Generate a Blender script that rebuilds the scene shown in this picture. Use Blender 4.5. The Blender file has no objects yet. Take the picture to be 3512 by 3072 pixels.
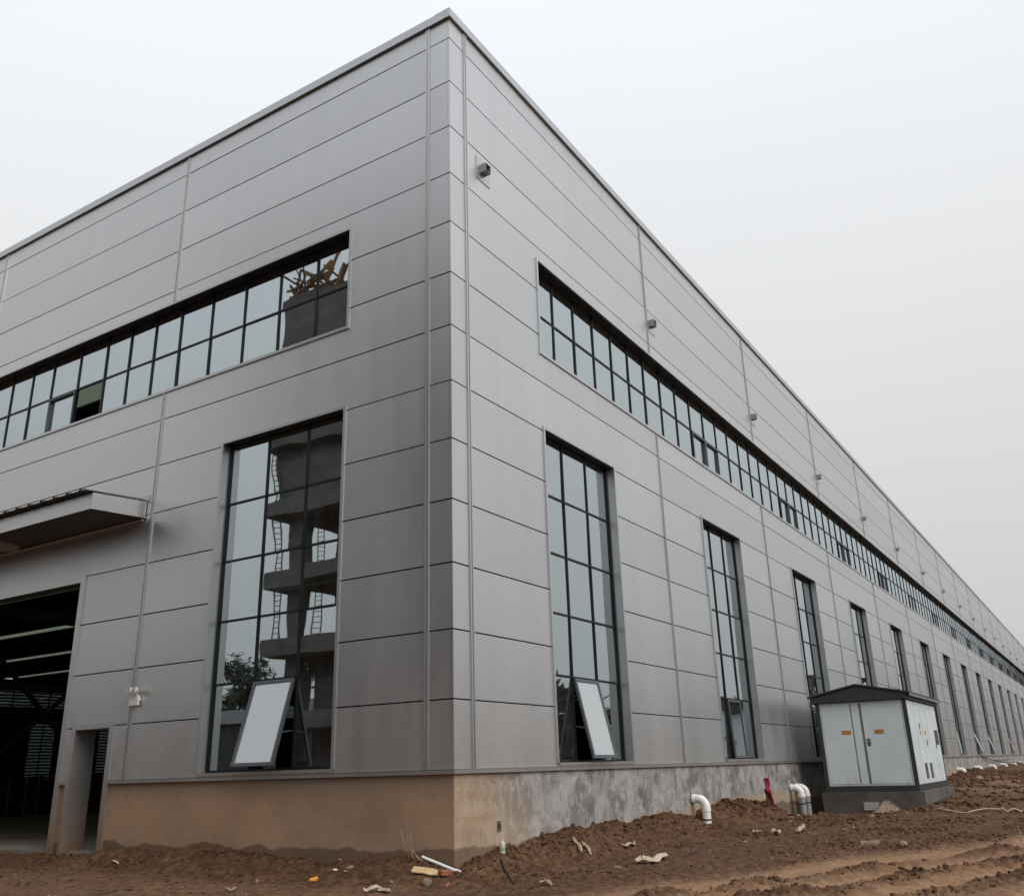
import bpy, bmesh, math, random
import numpy as np
from mathutils import Vector, Matrix
R = math.radians
random.seed(7); rng = np.random.default_rng(11)
scene = bpy.context.scene
COL = scene.collection

# ------------------------------------------------------------------ camera
CAM = Vector((-10.995, -7.919, 1.347)); YAW, PIT, ROL, FPX = R(31.747), R(19.489), R(-1.718), 3115.859
PW, PH = 3512, 3072
FWD = Vector((math.cos(YAW)*math.cos(PIT), math.sin(YAW)*math.cos(PIT), math.sin(PIT)))
_r = Vector((math.sin(YAW), -math.cos(YAW), 0)); _u = _r.cross(FWD)
RGT = _r*math.cos(ROL) + _u*math.sin(ROL); UPV = -_r*math.sin(ROL) + _u*math.cos(ROL)
cd = bpy.data.cameras.new('camera'); cam = bpy.data.objects.new('camera', cd); COL.objects.link(cam)
cd.sensor_width = 36.0; cd.lens = FPX/PW*36.0; cd.clip_start = 0.1; cd.clip_end = 3000
m = Matrix((RGT, UPV, -FWD)).transposed().to_4x4(); m.translation = CAM; cam.matrix_world = m
scene.camera = cam

# ------------------------------------------------------------------ world: even overcast sky
w = bpy.data.worlds.new('World'); scene.world = w; w.use_nodes = True
nt = w.node_tree; nt.nodes.clear()
SUN_EL, SUN_AZ = R(38), R(188)          # sun behind the cloud, over the camera's right shoulder
out = nt.nodes.new('ShaderNodeOutputWorld'); bg = nt.nodes.new('ShaderNodeBackground')
sky = nt.nodes.new('ShaderNodeTexSky'); sky.sky_type = 'NISHITA'; sky.sun_disc = False
sky.sun_elevation = SUN_EL; sky.sun_rotation = SUN_AZ; sky.dust_density = 6; sky.air_density = 1.5
hs = nt.nodes.new('ShaderNodeHueSaturation'); hs.inputs['Saturation'].default_value = 0.25; hs.inputs['Value'].default_value = 0.012
nt.links.new(sky.outputs[0], hs.inputs['Color'])
tc = nt.nodes.new('ShaderNodeTexCoord'); sx = nt.nodes.new('ShaderNodeSeparateXYZ'); nt.links.new(tc.outputs['Generated'], sx.inputs[0])
mr = nt.nodes.new('ShaderNodeMapRange'); mr.inputs[1].default_value = 0.0; mr.inputs[2].default_value = 1.0
nt.links.new(sx.outputs['Z'], mr.inputs[0])
cr = nt.nodes.new('ShaderNodeValToRGB'); e = cr.color_ramp.elements
e[0].position = 0.0; e[0].color = (0.50, 0.505, 0.50, 1)
e[1].position = 1.0; e[1].color = (1.16, 1.19, 1.26, 1)
for p_, c_ in ((0.17, (0.60, 0.605, 0.605, 1)), (0.42, (0.74, 0.75, 0.755, 1)), (0.70, (0.90, 0.925, 0.965, 1))):
    q = cr.color_ramp.elements.new(p_); q.color = c_
nt.links.new(mr.outputs[0], cr.inputs[0])
ns = nt.nodes.new('ShaderNodeTexNoise'); ns.inputs['Scale'].default_value = 1.6; ns.inputs['Detail'].default_value = 3
nt.links.new(tc.outputs['Generated'], ns.inputs['Vector'])
mr2 = nt.nodes.new('ShaderNodeMapRange'); mr2.inputs[3].default_value = 0.955; mr2.inputs[4].default_value = 1.045
nt.links.new(ns.outputs['Fac'], mr2.inputs[0])
vm = nt.nodes.new('ShaderNodeMix'); vm.data_type = 'RGBA'; vm.blend_type = 'MULTIPLY'; vm.inputs[0].default_value = 1
nt.links.new(cr.outputs[0], vm.inputs[6]); nt.links.new(mr2.outputs[0], vm.inputs[7])
ad = nt.nodes.new('ShaderNodeMix'); ad.data_type = 'RGBA'; ad.blend_type = 'ADD'; ad.inputs[0].default_value = 1
nt.links.new(vm.outputs[2], ad.inputs[6]); nt.links.new(hs.outputs[0], ad.inputs[7])
nt.links.new(ad.outputs[2], bg.inputs[0]); bg.inputs[1].default_value = 1.0
nt.links.new(bg.outputs[0], out.inputs[0])
sd = bpy.data.lights.new('sun', 'SUN'); sd.energy = 1.5; sd.angle = R(45); sd.color = (1.0, 0.97, 0.93)
so = bpy.data.objects.new('sun', sd); COL.objects.link(so)
sun_from = Vector((-0.14*math.cos(SUN_EL), -0.99*math.cos(SUN_EL), math.sin(SUN_EL)))
so.rotation_euler = sun_from.to_track_quat('Z', 'Y').to_euler(); so.location = (-20, -20, 40)
scene.view_settings.view_transform = 'Standard'; scene.view_settings.look = 'None'
scene.view_settings.exposure = 0.0; scene.view_settings.gamma = 1.0; scene.view_settings.use_curve_mapping = False
scene.cycles.max_bounces = 8; scene.cycles.transparent_max_bounces = 12

# ------------------------------------------------------------------ node helpers / materials
class NB:
    def __init__(s, name):
        s.m = bpy.data.materials.new(name); s.m.use_nodes = True; s.t = s.m.node_tree; s.t.nodes.clear()
        s.out = s.t.nodes.new('ShaderNodeOutputMaterial')
    def n(s, typ, **k):
        x = s.t.nodes.new(typ)
        for a, b in k.items(): setattr(x, a, b)
        return x
    def l(s, a, b): s.t.links.new(a, b)
    def val(s, inp, v):
        if isinstance(v, bpy.types.NodeSocket): s.l(v, inp)
        else: inp.default_value = v
    def math(s, op, a, b=0.0, c=None, clamp=False):
        x = s.n('ShaderNodeMath', operation=op, use_clamp=clamp); s.val(x.inputs[0], a); s.val(x.inputs[1], b)
        if c is not None: s.val(x.inputs[2], c)
        return x.outputs[0]
    def mix(s, f, a, b, blend='MIX'):
        x = s.n('ShaderNodeMix', data_type='RGBA', blend_type=blend); s.val(x.inputs[0], f)
        for i, v in ((6, a), (7, b)):
            if isinstance(v, tuple) and len(v) == 3: v = (*v, 1)
            s.val(x.inputs[i], v)
        return x.outputs[2]
    def noise(s, vec, scale, detail=4, rough=0.55, dist=0.0):
        x = s.n('ShaderNodeTexNoise'); x.inputs['Scale'].default_value = scale; x.inputs['Detail'].default_value = detail
        x.inputs['Roughness'].default_value = rough; x.inputs['Distortion'].default_value = dist
        if vec is not None: s.l(vec, x.inputs['Vector'])
        return x.outputs['Fac']
    def ramp(s, f, a, b):                      # smooth 0..1 between a and b
        x = s.n('ShaderNodeMapRange', interpolation_type='SMOOTHSTEP'); s.val(x.inputs[0], f)
        s.val(x.inputs[1], a); s.val(x.inputs[2], b); return x.outputs[0]
    def lin(s, f, a, b, c, d):
        x = s.n('ShaderNodeMapRange'); s.val(x.inputs[0], f)
        for i, v in enumerate((a, b, c, d)): x.inputs[i+1].default_value = v
        return x.outputs[0]
    def pos(s):
        g = s.n('ShaderNodeNewGeometry'); return g.outputs['Position']
    def scaled(s, vec, sc):
        x = s.n('ShaderNodeMapping'); x.inputs['Scale'].default_value = sc; s.l(vec, x.inputs[0]); return x.outputs[0]
    def xyz(s, v):
        x = s.n('ShaderNodeSeparateXYZ'); s.l(v, x.inputs[0]); return x.outputs
    def bump(s, h, strength, dist, normal=None):
        x = s.n('ShaderNodeBump'); x.inputs['Strength'].default_value = strength; x.inputs['Distance'].default_value = dist
        s.l(h, x.inputs['Height'])
        if normal is not None: s.l(normal, x.inputs['Normal'])
        return x.outputs[0]
    def pbsdf(s, col, rough=0.5, metal=0.0, normal=None, spec=0.5, coat=0.0):
        p = s.n('ShaderNodeBsdfPrincipled')
        if isinstance(col, tuple) and len(col) == 3: col = (*col, 1)
        s.val(p.inputs['Base Color'], col); s.val(p.inputs['Roughness'], rough); s.val(p.inputs['Metallic'], metal)
        p.inputs['Specular IOR Level'].default_value = spec; p.inputs['Coat Weight'].default_value = coat
        if normal is not None: s.l(normal, p.inputs['Normal'])
        s.l(p.outputs[0], s.out.inputs[0]); return p
    def rnd(s): return s.n('ShaderNodeObjectInfo').outputs['Random']

def plain(name, col, rough=0.5, metal=0.0, var=0.10, scale=6.0, bump=0.0, spec=0.5):
    b = NB(name); p = b.pos(); n = b.noise(p, scale, 5)
    f = b.lin(n, 0.3, 0.7, 1-var, 1+var)
    x = b.n('ShaderNodeMix', data_type='RGBA', blend_type='MULTIPLY'); x.inputs[0].default_value = 1
    x.inputs[6].default_value = (*col, 1); b.l(f, x.inputs[7])
    nm = b.bump(b.noise(p, scale*6, 4), bump, 0.01) if bump else None
    b.pbsdf(x.outputs[2], b.lin(n, 0.2, 0.8, max(0.02, rough-0.06), min(1, rough+0.06)), metal, nm, spec)
    return b.m

def mat_panel(name, ribs=True, col=(0.56, 0.568, 0.575)):
    b = NB(name); p = b.pos(); X = b.xyz(p)
    dirt = b.noise(b.scaled(p, (0.9, 0.9, 0.16)), 1.3, 5, 0.6)
    streak = b.noise(b.scaled(p, (6, 6, 0.12)), 1.0, 4, 0.6)
    f = b.math('MULTIPLY', b.lin(dirt, 0.3, 0.7, 0.95, 1.04), b.lin(streak, 0.35, 0.75, 1.005, 0.975))
    f = b.math('MULTIPLY', f, b.lin(b.rnd(), 0, 1, 0.95, 1.035))
    c = b.mix(1.0, (*col, 1), f, 'MULTIPLY')
    # splashed yard dust on the lowest courses, thinning out upward
    spl = b.noise(b.scaled(p, (1.5, 1.5, 0.8)), 1.2, 5, 0.65)
    k = b.math('SUBTRACT', b.lin(X[2], 1.3, 3.8, 0.48, 0.0), b.lin(spl, 0.3, 0.7, 0.0, 0.45), clamp=True)
    c = b.mix(k, c, (0.25, 0.22, 0.185))
    if not ribs:
        lo = b.math('SUBTRACT', b.lin(X[2], 0.2, 1.7, 1.0, 0.0), b.lin(spl, 0.35, 0.7, 0.0, 0.15), clamp=True); c = b.mix(lo, c, (0.27, 0.17, 0.105)); k = b.math('MAXIMUM', k, lo)
    ro = b.math('ADD', b.lin(dirt, 0.3, 0.7, 0.31, 0.38), b.math('MULTIPLY', k, 0.25))
    nm = None
    if ribs:
        s = b.math('SINE', b.math('MULTIPLY', X[2], 2*math.pi/0.0262))
        s = b.ramp(s, -0.55, 0.55)
        nm = b.bump(s, 0.30, 0.0025)
    pb = b.pbsdf(c, ro, b.math('SUBTRACT', 0.84, b.math('MULTIPLY', k, 0.45)), nm)
    return b.m

def mat_glass(name='tinted_glass', whiten=0.0):
    b = NB(name)
    ge = b.n('ShaderNodeNewGeometry'); dt = b.n('ShaderNodeVectorMath', operation='DOT_PRODUCT'); b.l(ge.outputs['True Normal'], dt.inputs[0]); b.l(ge.outputs['Incoming'], dt.inputs[1])
    cs = b.math('SUBTRACT', 1.0, b.math('ABSOLUTE', dt.outputs['Value'])); f = b.math('ADD', 0.55, b.math('MULTIPLY', b.math('POWER', cs, 5.0), 0.5), clamp=True)
    tr = b.n('ShaderNodeBsdfTransparent'); tr.inputs[0].default_value = (0.085, 0.10, 0.105, 1)
    p = b.pos(); nm = b.bump(b.noise(p, 1.1, 2), 0.025, 0.02)
    dust = b.noise(b.scaled(p, (3, 3, 0.7)), 1.5, 5, 0.6)
    gl = b.n('ShaderNodeBsdfGlossy'); gl.inputs['Roughness'].default_value = 0.012; gl.inputs[0].default_value = (0.83, 0.92, 0.96, 1); b.l(nm, gl.inputs['Normal'])
    mx = b.n('ShaderNodeMixShader'); b.l(f, mx.inputs[0]); b.l(tr.outputs[0], mx.inputs[1]); b.l(gl.outputs[0], mx.inputs[2])
    df = b.n('ShaderNodeBsdfDiffuse'); df.inputs[0].default_value = (0.35, 0.33, 0.30, 1) if not whiten else (0.62, 0.64, 0.65, 1)
    m2 = b.n('ShaderNodeMixShader'); b.l(b.lin(dust, 0.35, 0.75, 0.01+whiten, 0.07+whiten), m2.inputs[0]); b.l(mx.outputs[0], m2.inputs[1]); b.l(df.outputs[0], m2.inputs[2])
    b.l(m2.outputs[0], b.out.inputs[0]); return b.m

def mat_plinth():
    b = NB('plinth_render'); p = b.pos(); X = b.xyz(p)
    n1 = b.noise(p, 1.5, 7, 0.66, 0.5); n2 = b.noise(b.scaled(p, (1.0, 1.0, 0.85)), 3.8, 9, 0.74, 0.25); n3 = b.noise(p, 30, 4, 0.65)
    st = b.noise(b.scaled(p, (1, 1, 0.3)), 14, 6, 0.7, 0.2); n4 = b.noise(p, 0.55, 4, 0.6)
    grey = b.mix(b.ramp(n1, 0.34, 0.66), (0.13, 0.128, 0.126), (0.36, 0.348, 0.33))
    grey = b.mix(b.math('MULTIPLY', b.ramp(n2, 0.46, 0.66), 0.75), grey, (0.46, 0.44, 0.415))
    grey = b.mix(b.math('MULTIPLY', b.ramp(st, 0.55, 0.68), 0.55), grey, (0.14, 0.135, 0.13))
    grey = b.mix(b.math('MULTIPLY', b.ramp(n3, 0.56, 0.68), 0.45), grey, (0.13, 0.12, 0.11))
    mud = b.mix(b.ramp(n3, 0.3, 0.7), (0.40, 0.255, 0.160), (0.44, 0.280, 0.178))
    mud = b.mix(b.ramp(n4, 0.35, 0.7), mud, (0.30, 0.195, 0.126))
    mud = b.mix(b.math('MULTIPLY', b.ramp(b.math('ADD', X[2], b.math('MULTIPLY', n2, 0.5)), 1.15, 1.55), 0.6), mud, (0.20, 0.165, 0.13))  # upper mud greyed and darkened: painted shade below the base flashing
    # mud splash: the whole front face, the first metre and a half round the corner, and lumps along the soil line
    edge = b.math('ADD', X[0], b.math('MULTIPLY', b.math('SUBTRACT', n1, 0.5), 3.4))
    edge = b.math('ADD', edge, b.math('MULTIPLY', b.math('SUBTRACT', X[2], 0.6), 1.5))
    k1 = b.math('MULTIPLY', b.math('SUBTRACT', 1.0, b.ramp(edge, 0.5, 3.0)), 0.9)
    soil_ = b.lin(X[0], 0, 12, 0.14, 0.42)
    foot = b.math('SUBTRACT', b.math('SUBTRACT', X[2], soil_), b.math('MULTIPLY', b.math('SUBTRACT', b.noise(b.scaled(p, (1, 1, 0.35)), 2.6, 5, 0.6, 0.3), 0.45), 0.62))
    k2 = b.math('MULTIPLY', b.math('SUBTRACT', 1.0, b.ramp(foot, 0.05, 0.20)), 0.85)
    far = b.math('MULTIPLY', b.ramp(X[0], 22, 40), b.math('MULTIPLY', b.math('SUBTRACT', 1.0, b.ramp(X[2], 0.4, 1.3)), b.ramp(n4, 0.35, 0.6)))
    front = b.math('LESS_THAN', X[0], 0.04)
    k = b.math('MAXIMUM', b.math('MAXIMUM', b.math('MAXIMUM', k1, k2), b.math('MULTIPLY', far, 0.7)), b.math('MULTIPLY', front, b.lin(n2, 0.3, 0.75, 1.0, 0.88)))
    pale = b.mix(b.ramp(n2, 0.35, 0.65), (0.33, 0.225, 0.142), (0.42, 0.315, 0.215))
    c = b.mix(k, grey, b.mix(front, pale, mud))
    # damp tide mark above the soil
    tide = b.math('ADD', X[2], b.math('MULTIPLY', b.math('SUBTRACT', b.noise(b.scaled(p, (1, 1, 0.05)), 1.1, 3, 0.5), 0.5), 0.42))
    c = b.mix(b.math('MULTIPLY', b.math('SUBTRACT', 1.0, b.ramp(tide, 0.30, 0.34)), 0.62), c, (0.052, 0.034, 0.023))
    sp = b.ramp(b.noise(p, 55, 2, 0.5), 0.66, 0.72)
    c = b.mix(b.math('MULTIPLY', sp, 0.5), c, (0.09, 0.06, 0.045))
    nm = b.bump(b.noise(p, 9, 6, 0.7), 0.5, 0.012); nm = b.bump(n3, 0.4, 0.006, nm)
    b.pbsdf(c, 0.9, 0.0, nm, 0.25); return b.m

def mat_soil(name='soil', clod=False):
    b = NB(name); p = b.pos()
    n1 = b.noise(p, 0.9, 6, 0.6); n2 = b.noise(p, 9, 6, 0.65); n3 = b.noise(p, 60, 4, 0.6)
    wet = b.mix(b.ramp(n2, 0.3, 0.72), (0.048, 0.0215, 0.0098), (0.135, 0.069, 0.034))
    dryc = b.mix(b.ramp(n2, 0.3, 0.7), (0.215, 0.120, 0.066), (0.305, 0.184, 0.106))
    if clod:
        d = b.math('MULTIPLY', b.ramp(b.rnd(), 0.6, 1.0), 0.3)
        d = b.math('ADD', d, b.math('MULTIPLY', b.ramp(n1, 0.45, 0.7), 0.25))
    else:
        a = b.n('ShaderNodeAttribute', attribute_name='dry'); d = a.outputs['Fac']
        d = b.math('ADD', d, b.math('MULTIPLY', b.math('SUBTRACT', n1, 0.5), 0.7))
        d = b.math('ADD', d, b.math('MULTIPLY', b.math('SUBTRACT', n2, 0.5), 0.5), clamp=True)
    c = b.mix(d, wet, dryc)
    c = b.mix(b.math('MULTIPLY', b.ramp(n3, 0.62, 0.74), 0.45), c, (0.30, 0.22, 0.155))
    nm = b.bump(n3, 0.7, 0.012); nm = b.bump(b.noise(p, 22, 5, 0.65), 0.6, 0.03, nm)
    b.pbsdf(c, b.lin(n2, 0.3, 0.7, 0.82, 0.98), 0, nm, 0.25); return b.m

M = {}
M['panel'] = mat_panel('ribbed_panel'); M['flat'] = mat_panel('flat_trim_metal', False, (0.50, 0.505, 0.51))
M['coping'] = plain('coping_metal', (0.46, 0.48, 0.50), 0.36, 0.8, 0.06, 2)
M['frame'] = plain('dark_window_frame', (0.007, 0.010, 0.014), 0.45, 0.0, 0.1, 8, 0, 0.25)
M['sash'] = plain('grey_sash_frame', (0.075, 0.085, 0.10), 0.4, 0.2, 0.08, 8)
M['glass'] = mat_glass(); M['whiten'] = mat_glass('whitened_glass', 0.42); M['plinth'] = mat_plinth(); M['soil'] = mat_soil(); M['clod'] = mat_soil('soil_clod', True)
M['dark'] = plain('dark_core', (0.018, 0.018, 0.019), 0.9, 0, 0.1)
M['steel'] = plain('grey_steel', (0.10, 0.10, 0.105), 0.6, 0.2)
M['floor'] = plain('dusty_floor', (0.20, 0.165, 0.13), 0.9, 0, 0.25, 0.7, 0.2)
M['pvc'] = plain('white_pvc', (0.84, 0.83, 0.80), 0.35, 0, 0.10, 5)
M['pvcg'] = plain('grey_pvc', (0.30, 0.31, 0.32), 0.4, 0, 0.06, 5)
M['black'] = plain('black_rubber', (0.02, 0.02, 0.02), 0.6)
M['red'] = plain('red_cloth', (0.24, 0.014, 0.028), 0.9, 0, 0.25, 9)
M['kframe'] = plain('charcoal_paint', (0.030, 0.031, 0.033), 0.5, 0, 0.12, 3)
M['kpanel'] = plain('pale_blue_grey_paint', (0.62, 0.685, 0.71), 0.38, 0.0, 0.06, 1.4)
def mat_kiosk():
    b = NB('pale_blue_grey_paint'); p = b.pos(); X = b.xyz(p)
    n = b.noise(p, 1.3, 6, 0.6); g = b.noise(b.scaled(p, (4, 4, 0.6)), 2.0, 6, 0.65); f = b.noise(p, 38, 3, 0.6)
    c = b.mix(b.ramp(n, 0.3, 0.7), (0.58, 0.645, 0.67), (0.66, 0.72, 0.74))
    c = b.mix(b.math('MULTIPLY', b.ramp(g, 0.54, 0.74), 0.15), c, (0.42, 0.42, 0.40))
    dust = b.math('SUBTRACT', b.lin(X[2], 0.6, 1.1, 0.5, 0.0), b.lin(g, 0.3, 0.7, 0.0, 0.6), clamp=True)
    c = b.mix(dust, c, (0.36, 0.28, 0.21)); c = b.mix(b.math('MULTIPLY', b.ramp(f, 0.68, 0.72), 0.35), c, (0.30, 0.27, 0.24))
    b.pbsdf(c, b.lin(n, 0.3, 0.7, 0.34, 0.46), 0.0, b.bump(g, 0.15, 0.01)); return b.m
M['kpanel'] = mat_kiosk()
M['kedge'] = plain('grey_edge_metal', (0.22, 0.22, 0.23), 0.4, 0.4)
M['orange'] = plain('orange_plate', (0.80, 0.32, 0.03), 0.5, 0, 0.05)
M['ink'] = plain('dark_ink', (0.07, 0.012, 0.006), 0.6)
M['concrete'] = plain('grey_concrete', (0.092, 0.081, 0.070), 0.9, 0, 0.4, 2.0, 0.4)
M['rawconc'] = plain('raw_concrete', (0.135, 0.128, 0.12), 0.92, 0, 0.25, 1.2, 0.3)
M['timber'] = plain('shutter_timber', (0.22, 0.11, 0.04), 0.8, 0, 0.3, 3)
M['rust'] = plain('rebar', (0.05, 0.04, 0.035), 0.7)
M['leafg'] = plain('dark_foliage', (0.022, 0.034, 0.014), 0.8, 0, 0.4, 2)
M['bark'] = plain('bark', (0.08, 0.06, 0.045), 0.9)
M['bluesheet'] = plain('blue_hoarding', (0.05, 0.16, 0.30), 0.5, 0, 0.15, 1)
M['brick'] = plain('red_brick', (0.30, 0.105, 0.065), 0.9, 0, 0.2, 14, 0.3)
M['card'] = plain('pale_board', (0.50, 0.36, 0.19), 0.85, 0, 0.18, 9)
M['stone'] = plain('brown_stone', (0.20, 0.15, 0.105), 0.9, 0, 0.35, 9, 0.4)
M['pstone'] = plain('pale_stone', (0.30, 0.225, 0.16), 0.9, 0, 0.35, 16, 0.4)
M['straw'] = plain('dry_husk', (0.36, 0.26, 0.165), 0.85, 0, 0.2, 12)
M['cloth'] = plain('dirty_white_cloth', (0.44, 0.37, 0.28), 0.9, 0, 0.2, 7)
M['oscrap'] = plain('orange_scrap', (0.72, 0.27, 0.03), 0.5)
M['dirtyw'] = plain('dirty_plastic', (0.50, 0.49, 0.42), 0.4, 0, 0.3, 18)
M['white'] = plain('white_plastic', (0.72, 0.72, 0.72), 0.35, 0, 0.05)
M['lampw'] = plain('cream_lamp', (0.66, 0.64, 0.55), 0.3, 0, 0.06)
M['discw'] = plain('dull_lamp_cover', (0.30, 0.27, 0.24), 0.5)
M['greenl'] = plain('green_label', (0.22, 0.36, 0.13), 0.5)
M['wire'] = plain('green_black_cable', (0.018, 0.026, 0.024), 0.55)
M['straps'] = plain('pale_strap', (0.35, 0.35, 0.33), 0.5)
M['bundle'] = plain('dark_wrap', (0.02, 0.02, 0.022), 0.6)
def mat_skylight():
    b = NB('green_skylight'); t = b.n('ShaderNodeBsdfTranslucent'); t.inputs[0].default_value = (0.085, 0.10, 0.075, 1)
    b.l(t.outputs[0], b.out.inputs[0]); return b.m
M['skylight'] = mat_skylight()

# ------------------------------------------------------------------ mesh helpers
class MB:
    def __init__(s): s.v = []; s.f = []
    def box(s, x0, x1, y0, y1, z0, z1):
        i = len(s.v)
        s.v += [(x0,y0,z0),(x1,y0,z0),(x1,y1,z0),(x0,y1,z0),(x0,y0,z1),(x1,y0,z1),(x1,y1,z1),(x0,y1,z1)]
        s.f += [(i,i+3,i+2,i+1),(i+4,i+5,i+6,i+7),(i,i+1,i+5,i+4),(i+1,i+2,i+6,i+5),(i+2,i+3,i+7,i+6),(i+3,i,i+4,i+7)]
        return s
    def hexa(s, p):                      # 8 corners: bottom loop then top loop
        i = len(s.v); s.v += [tuple(q) for q in p]
        s.f += [(i,i+3,i+2,i+1),(i+4,i+5,i+6,i+7),(i,i+1,i+5,i+4),(i+1,i+2,i+6,i+5),(i+2,i+3,i+7,i+6),(i+3,i,i+4,i+7)]
        return s
    def bar(s, p0, p1, wx, wy, up=(0,0,1)):
        p0 = Vector(p0); p1 = Vector(p1); d = (p1-p0).normalized(); up = Vector(up)
        if abs(d.dot(up)) > 0.98: up = Vector((1,0,0))
        a = d.cross(up).normalized(); c = a.cross(d)
        q = lambda P: [P - a*wx/2 - c*wy/2, P + a*wx/2 - c*wy/2, P + a*wx/2 + c*wy/2, P - a*wx/2 + c*wy/2]
        return s.hexa(q(p0) + q(p1))
    def tube(s, pts, rad, n=12, caps=True):
        pts = [Vector(p) for p in pts]; rr = rad if isinstance(rad, (list, tuple)) else [rad]*len(pts)
        i0 = len(s.v); prev = None
        for k, p in enumerate(pts):
            d = (pts[min(k+1, len(pts)-1)] - pts[max(k-1, 0)]).normalized()
            if prev is None:
                a = d.cross(Vector((0,0,1)));
                if a.length < 0.05: a = d.cross(Vector((1,0,0)))
                a.normalize()
            else: a = (prev - d*prev.dot(d)).normalized()
            prev = a; c = d.cross(a)
            for j in range(n):
                t = 2*math.pi*j/n; s.v.append(tuple(p + (a*math.cos(t) + c*math.sin(t))*rr[k]))
        for k in range(len(pts)-1):
            for j in range(n):
                A = i0+k*n+j; B = i0+k*n+(j+1) % n; s.f.append((A, B, B+n, A+n))
        if caps:
            s.f.append(tuple(i0+j for j in range(n))[::-1]); s.f.append(tuple(i0+(len(pts)-1)*n+j for j in range(n)))
        return s
    def poly(s, pts):
        i = len(s.v); s.v += [tuple(p) for p in pts]; s.f.append(tuple(range(i, i+len(pts)))); return s
    def sheet(s, pts, th=0.006, nrm=(0,0,1)):   # closed thin prism over an outline
        nrm = Vector(nrm)*th; i = len(s.v); n = len(pts)
        s.v += [tuple(Vector(p)) for p in pts] + [tuple(Vector(p)+nrm) for p in pts]
        s.f.append(tuple(range(i+n-1, i-1, -1))); s.f.append(tuple(range(i+n, i+2*n)))
        for k in range(n):
            a = i+k; b_ = i+(k+1) % n; s.f.append((a, b_, b_+n, a+n))
        return s
    def build(s, name, mat, parent=None, smooth=False):
        me = bpy.data.meshes.new(name); me.from_pydata(s.v, [], s.f); me.validate()
        bm = bmesh.new(); bm.from_mesh(me); bmesh.ops.recalc_face_normals(bm, faces=bm.faces); bm.to_mesh(me); bm.free()
        if mat is not None: me.materials.append(M[mat] if isinstance(mat, str) else mat)
        if smooth:
            for q in me.polygons: q.use_smooth = True
            try: me.set_sharp_from_angle(angle=R(40))
            except Exception: pass
        return link(name, me, parent)
def link(name, me, parent=None):
    o = bpy.data.objects.new(name, me); COL.objects.link(o)
    if parent is not None: o.parent = parent
    return o
def tag(o, label=None, cat=None, group=None, kind=None):
    if label: o['label'] = label
    if cat: o['category'] = cat
    if group: o['group'] = group
    if kind: o['kind'] = kind
    return o
def empty(name, loc=(0,0,0)):
    o = bpy.data.objects.new(name, None); COL.objects.link(o); o.location = loc; o.empty_display_size = 0.3; return o
def thing(name, label, cat, group=None, loc=(0,0,0)): return tag(empty(name, loc), label, cat, group)

# facade frames: 'S' = long side wall (plane y=0, u=x), 'F' = front wall (plane x=0, u=y); d = depth into the wall
def fbox(mb, F, u0, u1, z0, z1, d0, d1):
    return mb.box(u0, u1, d0, d1, z0, z1) if F == 'S' else mb.box(d0, d1, u0, u1, z0, z1)
def fp(F, u, d, z): return (u, d, z) if F == 'S' else (d, u, z)

# ------------------------------------------------------------------ ground height field
def _h(ix, iy, seed):
    n = (ix.astype(np.int64)*374761393 + iy.astype(np.int64)*668265263 + seed*1442695041) & 0x7fffffff
    n = ((n ^ (n >> 13))*1274126177) & 0x7fffffff
    n = (n ^ (n >> 16)) & 0xffff
    return n/65535.0*2*np.pi
def pn(x, y, seed=0):
    xi = np.floor(x); yi = np.floor(y); xf = x-xi; yf = y-yi
    u = xf*xf*xf*(xf*(xf*6-15)+10); v = yf*yf*yf*(yf*(yf*6-15)+10)
    def g(dx, dy):
        a = _h(xi+dx, yi+dy, seed); return np.cos(a)*(xf-dx) + np.sin(a)*(yf-dy)
    return 1.4*((g(0,0)*(1-u)+g(1,0)*u)*(1-v) + (g(0,1)*(1-u)+g(1,1)*u)*v)
def sst(a, b, x):
    t = np.clip((x-a)/(b-a), 0, 1); return t*t*(3-2*t)
def gau(x, c, w): return np.exp(-((x-c)/w)**2)
XS = [-1, 0, .44, 2, 3.3, 5.4, 7.0, 7.8, 8.4, 9.0, 10.5, 12.2, 13.3, 14.2, 16, 18.9, 22, 30, 45, 53, 65, 95, 140]
ZS = [.05, .10, .19, .27, .36, .33, .42, .34, .06, .38, .47, .49, .30, .0, .0, -.03, .05, .22, .32, .56, .50, .66, .75]
YL = [-1, 0, .9, 1.5, 3, 4, 5.3, 6.3, 7.5, 8.2, 9, 14, 60]; ZL = [.0, .10, .20, .11, .13, .20, .29, .18, .22, .06, .05, .06, .1]
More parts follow.
